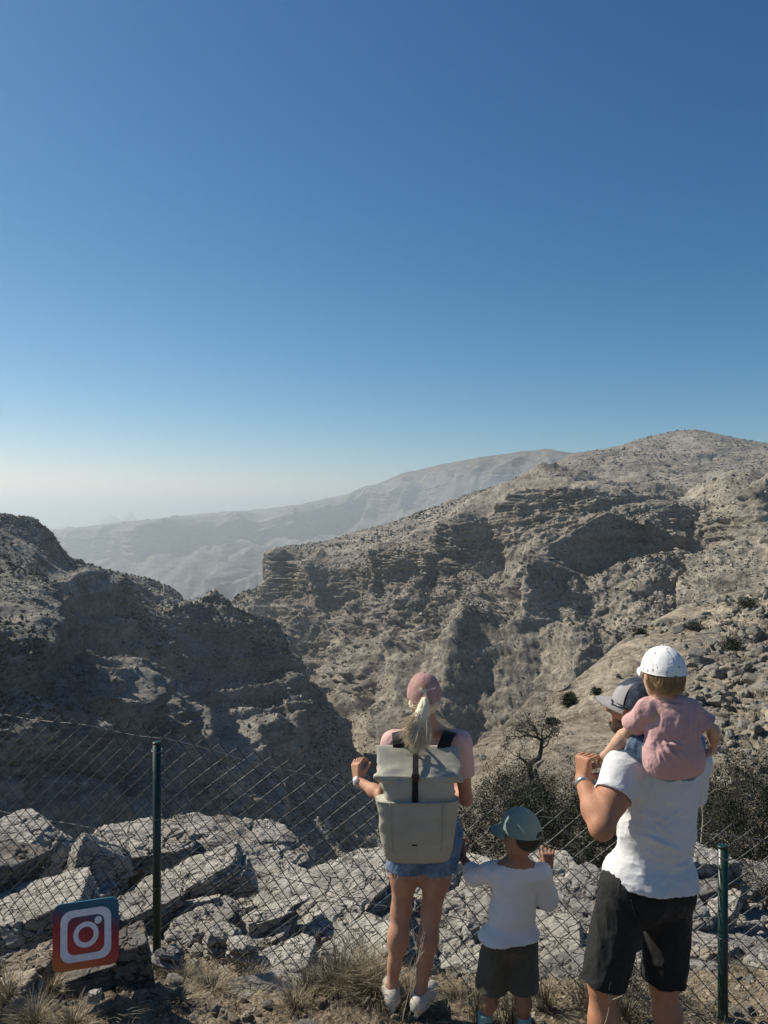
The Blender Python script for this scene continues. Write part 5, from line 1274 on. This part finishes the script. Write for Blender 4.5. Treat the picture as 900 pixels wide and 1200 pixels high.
cloth('long_shirt', [el(ch, A3(.152,.115,.18)*s, R), el(ch+A3(0,0,.045), A3(.150,.098,.08)*s, R), el(wa, A3(.160,.125,.17)*s, R), rc(pv+R@A3(-.045,0,-.05), pv+R@A3(.045,0,-.05), .104, .106),
      rc(J['neck']+A3(0,0,-.022), J['shl'], .036, .040), rc(J['neck']+A3(0,0,-.022), J['shr'], .036, .040),
      rc(J['shl'], J['ell'], .040, .040), sl(J['ell'], J['wrl'], .35, .040, .036), rc(J['shr'], J['elr'], .040, .040), sl(J['elr'], J['wrr'], .30, .041, .037)], root, M_WHITE, k=.03, h=.004, shell=.007,
      cuts=[(P(596, 1094, 3.4), (.06, 0, -1))], holes=[el(J['neck']+A3(0, .006, .034), A3(.046, .046, .036))], wr=.004, seed=14, wl=.10,
      folds=[(P(568, 1085, 3.32), P(625, 1090, 3.32), .007, .006), (P(565, 1092, 3.3), P(600, 1098, 3.3), .006, .004), (P(628, 1030, 3.33), P(640, 1050, 3.35), .008, .007), (P(580, 1010, 3.35), P(568, 1035, 3.35), .008, .005), (P(632, 1040, 3.35), P(618, 1060, 3.33), .009, .005)])
b, f = tube([J['neck']+A3(cos(t)*.045, sin(t)*.044+.003, .006-.012*(1-abs(cos(t)))*(-sin(t) if sin(t) < 0 else .3))-np.array(root.location) for t in np.linspace(0, 2*pi, 40)], .0045, 8, cap=False); mesh_obj('collar', b, f, M_WHITE, root)
cloth('shorts', [el(pv+A3(0,0,-.03), A3(.150,.120,.09)*s, R), (rc(J['hpl']+A3(0,0,-.02), J['knl'], .068, .072), J['hpl']+(J['knl']-J['hpl'])*.93, J['knl']-J['hpl']), (rc(J['hpr']+A3(0,0,-.02), J['knr'], .068, .072), J['hpr']+(J['knr']-J['hpr'])*.93, J['knr']-J['hpr'])], root, M_OLIVE, k=.02, h=.004, shell=.007,
      cuts=[(P(597, 1081, 3.4), (0, 0, 1))], wr=.005, wl=.07, seed=16, folds=[(P(590, 1105, 3.32), P(578, 1140, 3.34), .008, .006), (P(605, 1110, 3.32), P(615, 1140, 3.34), .008, .006)])
M_CAPB = fabric('mint_cap_cotton', (.20,.275,.24), .08)
cp = cap(root, J['head'], hR, .90, (M_CAPB, M_CAPB), brim_len=.07)
H = J['head']
cloth('hair', [el(H+hR@A3(0,-.014,.016)*.88, A3(.080,.099,.082)*.88, hR), el(H+hR@A3(0,-.05,-.03)*.88, A3(.066,.055,.05)*.88, hR)], root, M_HAIR_D, k=.02, h=.004, shell=.06,
      cuts=[(H+hR@A3(0, .035, 0), hR[:, 1]), (H+hR@A3(0,0,-.060), -hR[:, 2]+hR[:, 1]*.3)], wr=.0025, wl=.02, seed=18, dirz=2, holes=[el(H+hR@A3(sg*.08,.0,-.01)*.88, A3(.02,.022,.034), hR) for sg in (-1, 1)])
M_MINT = fabric('mint_sock', (.20,.42,.40), .06)
for a_ in ('anl', 'anr'):
    an = J[a_]; fd = J['ft'+a_[2]]; fd = fd/np.linalg.norm(fd)
    S = Sculpt(an-A3(.08,.08,.08), an+A3(.08,.08,.10), .003); S.add(rc(an+A3(0,0,-.02), an+A3(0,0,.045), .030, .033)); S.D = np.maximum(S.D, (S.lo[2]+S.h*np.arange(S.n[2])-(an[2]+.040))[None, None, :].astype(np.float32))
    p_, q_ = S.mesh(1); finish('sock', p_, q_, M_MINT, root)
    shoe(root, an, fd, .66, fabric('boy_shoe_cloth', (.10,.16,.22), .1), M_SOLE)

# ---------------------------------------------------------------- the man
root = empty('person', tuple(P(745, 1299, 3.0))); tag(root, 'man from behind in white tee and black shorts with a toddler on his shoulders', 'person')
s = 1.02; R = yawR(26); hR = yawR(64, 6, 0); GZ = -2.355
J = dict(head=P(746, 827, 3.03), neck=P(770, 868, 3.01), chest=P(774, 915, 3.0), waist=P(772, 968, 3.0), pelvis=P(760, 1020, 3.0),
         shl=P(731, 899, 2.93), shr=P(810, 892, 3.10), ell=P(705, 966, 2.80), elr=P(800, 962, 3.30), wrl=P(683, 912, 2.97), wrr=P(765, 905, 3.38),
         hpl=P(733, 1030, 2.95), hpr=P(783, 1030, 3.05), knl=P(706, 1150, 2.93), knr=P(778, 1150, 3.03), anl=P(700, 1270, 2.95), anr=P(782, 1262, 3.08), ftl=A3(-.6,.9,0), ftr=A3(-.1,1,0))
for k in ('anl', 'anr'): J[k][2] = GZ+.085
TA = P(707, 884, 2.97)      # the toddler's ankle that his hand closes on
hl = hand_prims(J['wrl'], A3(.06, .12, 1), A3(-.85, -.45, .15), 1.0, 1, curl=((1.25,.55,.4),(1.3,.6,.4),(1.3,.65,.45),(1.3,.7,.5)), thumb=(.35, 1.0, .25), spread=.12)
hr = hand_prims(J['wrr'], A3(-.3, .2, 1), A3(.5, .6, .2), 1.0, -1, curl=(.9, .8, .5))
body('body', root, M_SK_M, J, R, hR, s, 1.0, [hl, hr], arm=1.15, leg=1.0, girth=1.0)
M_TEE = fabric('white_tee', (.66,.665,.67), .03, weave=700); M_BLK = fabric('black_shorts_cloth', (.016,.017,.018), .2, rough=.75, sheen=.05)
ch, wa, pv = J['chest'], J['waist'], J['pelvis']
def sl2(sh, eb, t, r0, r1):
    d = eb-sh; return (rc(sh, sh+d*(t+.3), r0, r1), sh+d*t, d)
cloth('tee_shirt', [el(ch, A3(.166,.122,.19)*s, R), el(ch+A3(0,0,.08), A3(.178,.10,.095)*s, R), el(wa+A3(-.008,0,0), A3(.162,.125,.17)*s, R), rc(pv+R@A3(-.062,0,-.02), pv+R@A3(.058,0,-.02), .130*s, .134*s), rc(pv+R@A3(-.06,-.045,-.06), pv+R@A3(.06,-.045,-.06), .105, .105),
      rc(J['neck']+A3(0,0,-.035), J['shl']+A3(0,0,.0), .068, .068), rc(J['neck']+A3(0,0,-.025), J['shr'], .060, .063),
      sl2(J['shl'], J['ell'], .48, .070, .078), sl2(J['shr'], J['elr'], .50, .074, .079)], root, M_TEE, k=.045, shell=.009,
      cuts=[(P(705, 1032, 2.9), (-.14, 0, -1))], holes=[el(J['neck']+A3(-.01, .015, .06), A3(.075, .075, .055))], wr=.0045, wl=.12, seed=24, dirz=-.15,
      folds=[(P(742, 885, 2.9), P(752, 935, 2.88), .010, 0.0135), (P(735, 880, 2.9), P(746, 925, 2.88), .009, 0.0120), (P(748, 950, 2.86), P(800, 985, 2.86), .010, 0.0105), (P(745, 975, 2.86), P(810, 1000, 2.88), .010, 0.0105), (P(742, 990, 2.86), P(800, 1018, 2.86), .010, 0.0105),
             (P(760, 905, 2.87), P(765, 940, 2.87), .012, 0.0075), (P(800, 940, 2.9), P(770, 965, 2.87), .010, 0.0090), (P(815, 975, 2.95), P(775, 990, 2.86), .010, 0.0090), (P(818, 1005, 2.95), P(780, 1022, 2.86), .010, 0.0075), (P(745, 940, 2.87), P(775, 955, 2.86), .008, 0.0090)])
cloth('shorts', [el(pv+A3(0,0,-.06), A3(.168,.130,.10)*s, R), rc(pv+A3(0,.0,-.10), pv+A3(0,.0,-.17), .075, .055), el(pv+R@A3(-.070,-.040,-.07)*s, A3(.095,.088,.09)*s), el(pv+R@A3(.070,-.040,-.07)*s, A3(.095,.088,.09)*s),
      (rc(J['hpl']+A3(0,0,-.03), J['knl']+(J['knl']-J['hpl'])*.1, .098, .082), J['hpl']+(J['knl']-J['hpl'])*.99, J['knl']-J['hpl']), (rc(J['hpr']+A3(0,0,-.03), J['knr']+(J['knr']-J['hpr'])*.1, .096, .084), J['hpr']+(J['knr']-J['hpr'])*.97, J['knr']-J['hpr'])], root, M_BLK, k=.03, shell=.009,
      cuts=[(P(760, 1004, 3.0), (0, 0, 1))], wr=.006, wl=.09, seed=26, folds=[(P(735, 1050, 2.86), P(750, 1080, 2.86), .010, .010), (P(715, 1050, 2.85), P(712, 1100, 2.84), .012, .010), (P(745, 1100, 2.88), P(790, 1060, 2.9), .012, .008), (P(790, 1080, 2.93), P(786, 1130, 2.93), .012, .009)])
b, f = tube(bez([P(739, 1051, 2.85), P(742, 1062, 2.84), P(748, 1078, 2.84), P(750, 1083, 2.845)], 8)-np.array(root.location), .0022, 6); mesh_obj('drawstring', b, f, M_BLK, root)
M_NAVY = fabric('navy_cap_mesh', (.018,.030,.055), .2, weave=400, c2=(.09,.11,.14)); M_GREYC = fabric('grey_cap_cotton', (.33,.31,.31), .06)
cp = cap(root, J['head'], hR, 1.0, (M_NAVY, M_GREYC), opening=True, brim_len=.070, tall=.092)
# pale front panel of the cap
H = J['head']; n_ = 24; V = []; Fc = []
for i in range(n_+1):
    a = (i/n_-.5)*2*1.05
    for j in range(14):
        th = (.28+.72*j/13)*pi/2; x = sin(a)*sin(th)*.0885; y = cos(a)*sin(th)*.1078-.012; z = .019+cos(th)*.0985; V.append(H+hR@A3(x, y, z)-np.array(root.location))
mesh_obj('cap_front', np.array(V), grid_faces(n_+1, 14), M_GREYC, cp)
M_STUB = hair_mat('short_beard', (.035,.022,.014), (.10,.062,.038))
# stubble beard hugging jaw and chin
ad, _, _ = head_prims(H, hR, 1.0)
S = Sculpt(H-.16, H+.16, .0035)
for p, k in [(grow_(ad[1][0], .0022), .03), (grow_(ad[3][0], .0022), .02), (grow_(ad[4][0], .0025), .02), (grow_(ad[5][0], .0025), .02), (grow_(ad[2][0], .0022), .03)]: S.add(p, k)
ax = [S.lo[i]+S.h*np.arange(S.n[i]) for i in range(3)]; X = (np.stack(np.meshgrid(*ax, indexing='ij'), -1)-H)@hR
S.D = np.maximum(S.D, (X[..., 2]+.046-.35*np.clip(.035-X[..., 1], 0, .05)*1.6).astype(np.float32)); S.D = np.maximum(S.D, (-.004-X[..., 1]).astype(np.float32))
p_, q_ = S.mesh(1); p_ = p_+vnorm(p_, q_)*(fbm(p_/.006, 2, seed=3)*.0012)[:, None]; finish('beard', p_, q_, M_STUB, root)
cloth('hair', [el(H+hR@A3(0,-.013,.014), A3(.0785,.0985,.084), hR), el(H+hR@A3(0,-.055,-.03), A3(.064,.048,.045), hR)], root, M_STUB, k=.02, h=.004, shell=.06,
      cuts=[(H+hR@A3(0, .03, 0), hR[:, 1]), (H+hR@A3(0,0,-.060), -hR[:, 2]+hR[:, 1]*.4)], wr=.0015, wl=.02, seed=28, dirz=2, holes=[el(H+hR@A3(sg*.08,.0,-.01), A3(.02,.024,.036), hR) for sg in (-1, 1)])
M_LENS = NT('dark_lens').done((.01,.01,.012), .12, spec=.7)
mb = MB(); RL = np.array(root.location); hp = lambda x, y, z: H+hR@A3(x, y, z)-RL
for sg in (-1, 1):
    n = 16; rim_ = [(sg*.033+cos(t)*.028, .103-abs(sg*.033+cos(t)*.028)*.28, .004+sin(t)*.019) for t in np.linspace(0, 2*pi, n, endpoint=False)]
    V = [hp(x, y, z) for x, y, z in rim_]+[hp(x, y-.003, z) for x, y, z in rim_]
    Fc = [tuple(range(n)), tuple(range(2*n-1, n-1, -1))]+[(k, n+k, n+(k+1) % n, (k+1) % n) for k in range(n)]; mb.add(V, Fc)
    mb.add(*tube([hp(sg*.060, .088, .010), hp(sg*.078, .05, .010), hp(sg*.083, .0, .012), hp(sg*.082, -.02, .002)], [.003, .0025, .0025, .002], 6))
mb.add(*tube([hp(-.010, .104, .008), hp(0, .107, .011), hp(.010, .104, .008)], .002, 6)); mb.build('sunglasses', M_LENS, root)
wd = J['wrl']-J['ell']; wd /= np.linalg.norm(wd); wc = J['wrl']-wd*.010
M_STEEL = NT('brushed_steel').done((.55,.54,.52), .3, spec=.6, Metallic=.7)
mb = MB(); mb.add(*tube([wc-wd*.008-RL, wc+wd*.008-RL], [.0345, .0335], 26)); wt = mb.build('wristwatch', M_STEEL, root)
nd = A3(.55, .1, -.1); nd /= np.linalg.norm(nd)
b, f = tube([wc+nd*.028-RL, wc+nd*.040-RL], [.020, .019], 22); mesh_obj('watch_face', b, f, M_STEEL, wt)
M_SHM = fabric('man_shoe_cloth', (.12,.12,.12), .1)
for a_ in 'lr': shoe(root, J['an'+a_], J['ft'+a_], 1.05, M_SHM, M_SOLE)
# ---------------------------------------------------------------- the toddler
root = empty('person', tuple(P(785, 903, 2.83))); tag(root, 'toddler in a pink tee and white flowered cap riding on the shoulders of the man', 'person')
s = .50; R = yawR(10); hR = yawR(10, -4)
J = dict(head=P(776, 787, 2.84), neck=P(778, 815, 2.83), chest=P(784, 845, 2.82), waist=P(789, 872, 2.82), pelvis=P(789, 888, 2.835),
         shl=P(756, 829, 2.83), shr=P(810, 830, 2.84), ell=P(737, 853, 2.90), elr=P(836, 853, 2.83), wrl=P(742, 846, 3.0), wrr=P(836, 876, 2.88),
         hpl=P(771, 884, 2.86), hpr=P(803, 884, 2.87), knl=P(731, 860, 2.93), knr=P(815, 862, 3.20), anl=P(709, 883, 2.97), anr=P(800, 900, 3.28), ftl=A3(-.55,.5,-.35), ftr=A3(-.2,.9,-.3))
hl = hand_prims(J['wrl'], A3(.5, .5, .4), A3(-.3, -.2, .9), .58, 1, curl=(.4,.4,.3))
hr = hand_prims(J['wrr'], A3(-.55, .1, -.55), A3(.8, -.3, -.4), .60, -1, curl=(.5,.6,.4), spread=.2)
body('body', root, M_SK_T, J, R, hR, s, .86, [hl, hr], h=.0035, arm=1.0, leg=.95, child=True, girth=1.02)
M_PINKT = fabric('toddler_pink_tee', (.56,.335,.325), .05); ch, wa, pv = J['chest'], J['waist'], J['pelvis']
cloth('tee_shirt', [el(P(788, 858, 2.82), A3(.097,.080,.150), R), el(P(789, 880, 2.82), A3(.104,.088,.085), R), rc(P(765, 832, 2.83), P(802, 832, 2.84), .042, .042),
      rc(J['neck']+A3(0,0,-.022), J['shl'], .034, .033), rc(J['neck']+A3(0,0,-.022), J['shr'], .034, .033), rc(pv+R@A3(-.030,0,.0), pv+R@A3(.036,0,.0), .080, .080),
      sl2(J['shl'], J['ell'], .80, .034, .046), sl2(J['shr'], J['elr'], .72, .034, .046)], root, M_PINKT, k=.026, h=.0035, shell=.007,
      cuts=[(P(785, 905, 2.82), (.06, 0, -1))], holes=[el(J['neck']+A3(0, .006, .036), A3(.044, .044, .034))], wr=.005, wl=.07, seed=34,
      folds=[(P(760, 850, 2.75), P(797, 890, 2.73), .007, .012), (P(757, 856, 2.76), P(778, 893, 2.74), .006, .010), (P(765, 868, 2.74), P(812, 874, 2.73), .006, .009), (P(762, 822, 2.77), P(805, 826, 2.77), .007, .005), (P(808, 838, 2.76), P(800, 872, 2.74), .009, .006), (P(763, 838, 2.76), P(758, 856, 2.77), .006, .007), (P(815, 840, 2.8), P(812, 860, 2.77), .006, .007)])
mb = MB(); mb.add(*tube([J['neck']+A3(cos(t)*.042, sin(t)*.040+.003, .004-.010*max(0, -sin(t)))-np.array(root.location) for t in np.linspace(0, 2*pi, 40)], .004, 8, cap=False)); mb.build('collar', M_PINKT, root)
M_DEN2 = fabric('light_denim', (.13,.21,.31), .25, c2=(.28,.38,.48), bumpd=.0012)
for a_, b_, t in (('hpl', 'knl', .80), ('hpr', 'knr', .8)):
    d = J[b_]-J[a_]
    cloth('shorts', [el(pv, A3(.165,.125,.115)*s, R), el(pv+R@A3(-.07,-.05,-.045)*s, A3(.09,.085,.095)*s), el(pv+R@A3(.07,-.05,-.045)*s, A3(.09,.085,.095)*s), (rc(J[a_], J[a_]+d*1.0, .054, .045), J[a_]+d*t, d)], root, M_DEN2, k=.02, h=.004, shell=.006, wr=.004, wl=.05, seed=36)
m = NT('flowered_cap_cotton'); co = m.coord(); v1 = m.vor(co, 46); v2 = m.vor(co, 85); msk = m.noise(co, 22, 2)
c_ = m.mix((.78,.78,.77), (.16,.17,.22), m.ramp(m.math('ADD', v1, m.math('MULTIPLY', msk, .3)), [(.31, .9), (.38, 0.0)]))
c_ = m.mix(c_, (.38,.30,.30), m.ramp(v2, [(.16, .8), (.2, 0.0)])); M_FLOR = m.done(c_, .85, m.bump(m.noise(co, 60, 4), .5, .002), spec=.15)
cp = cap(root, J['head'], hR, .88, (M_FLOR, M_FLOR), opening=False, brim_len=.05, tall=.088, rim_back=.004)
H = J['head']; cloth('hair', [el(H+hR@A3(0,-.016,.012)*.86, A3(.080,.100,.084)*.86, hR), el(H+hR@A3(0,-.05,-.035)*.86, A3(.066,.050,.05)*.86, hR)], root, M_HAIR_T, k=.02, h=.004, shell=.06,
      cuts=[(H+hR@A3(0, .03, 0), hR[:, 1]), (H+hR@A3(0,0,-.060), -hR[:, 2]+hR[:, 1]*.3)], wr=.003, wl=.015, seed=38, dirz=3)
rs = np.random.RandomState(2); cv = []
for i in range(420):
    a = rs.uniform(-1.7, 1.7); p = H+hR@(A3(sin(a)*.080, -.016-cos(a)*.100, .008)*.88); q = H+hR@(A3(sin(a)*.060, -.012-cos(a)*.078, -.064+rs.normal()*.010)*.88); cv.append(bez([p, (p+q)/2+hR@A3(sin(a)*.006, -cos(a)*.008, 0)+rs.normal(size=3)*.003, q+rs.normal(size=3)*.005], 6))
strands('hair_strand', root, cv, M_HAIR_T, .0008)
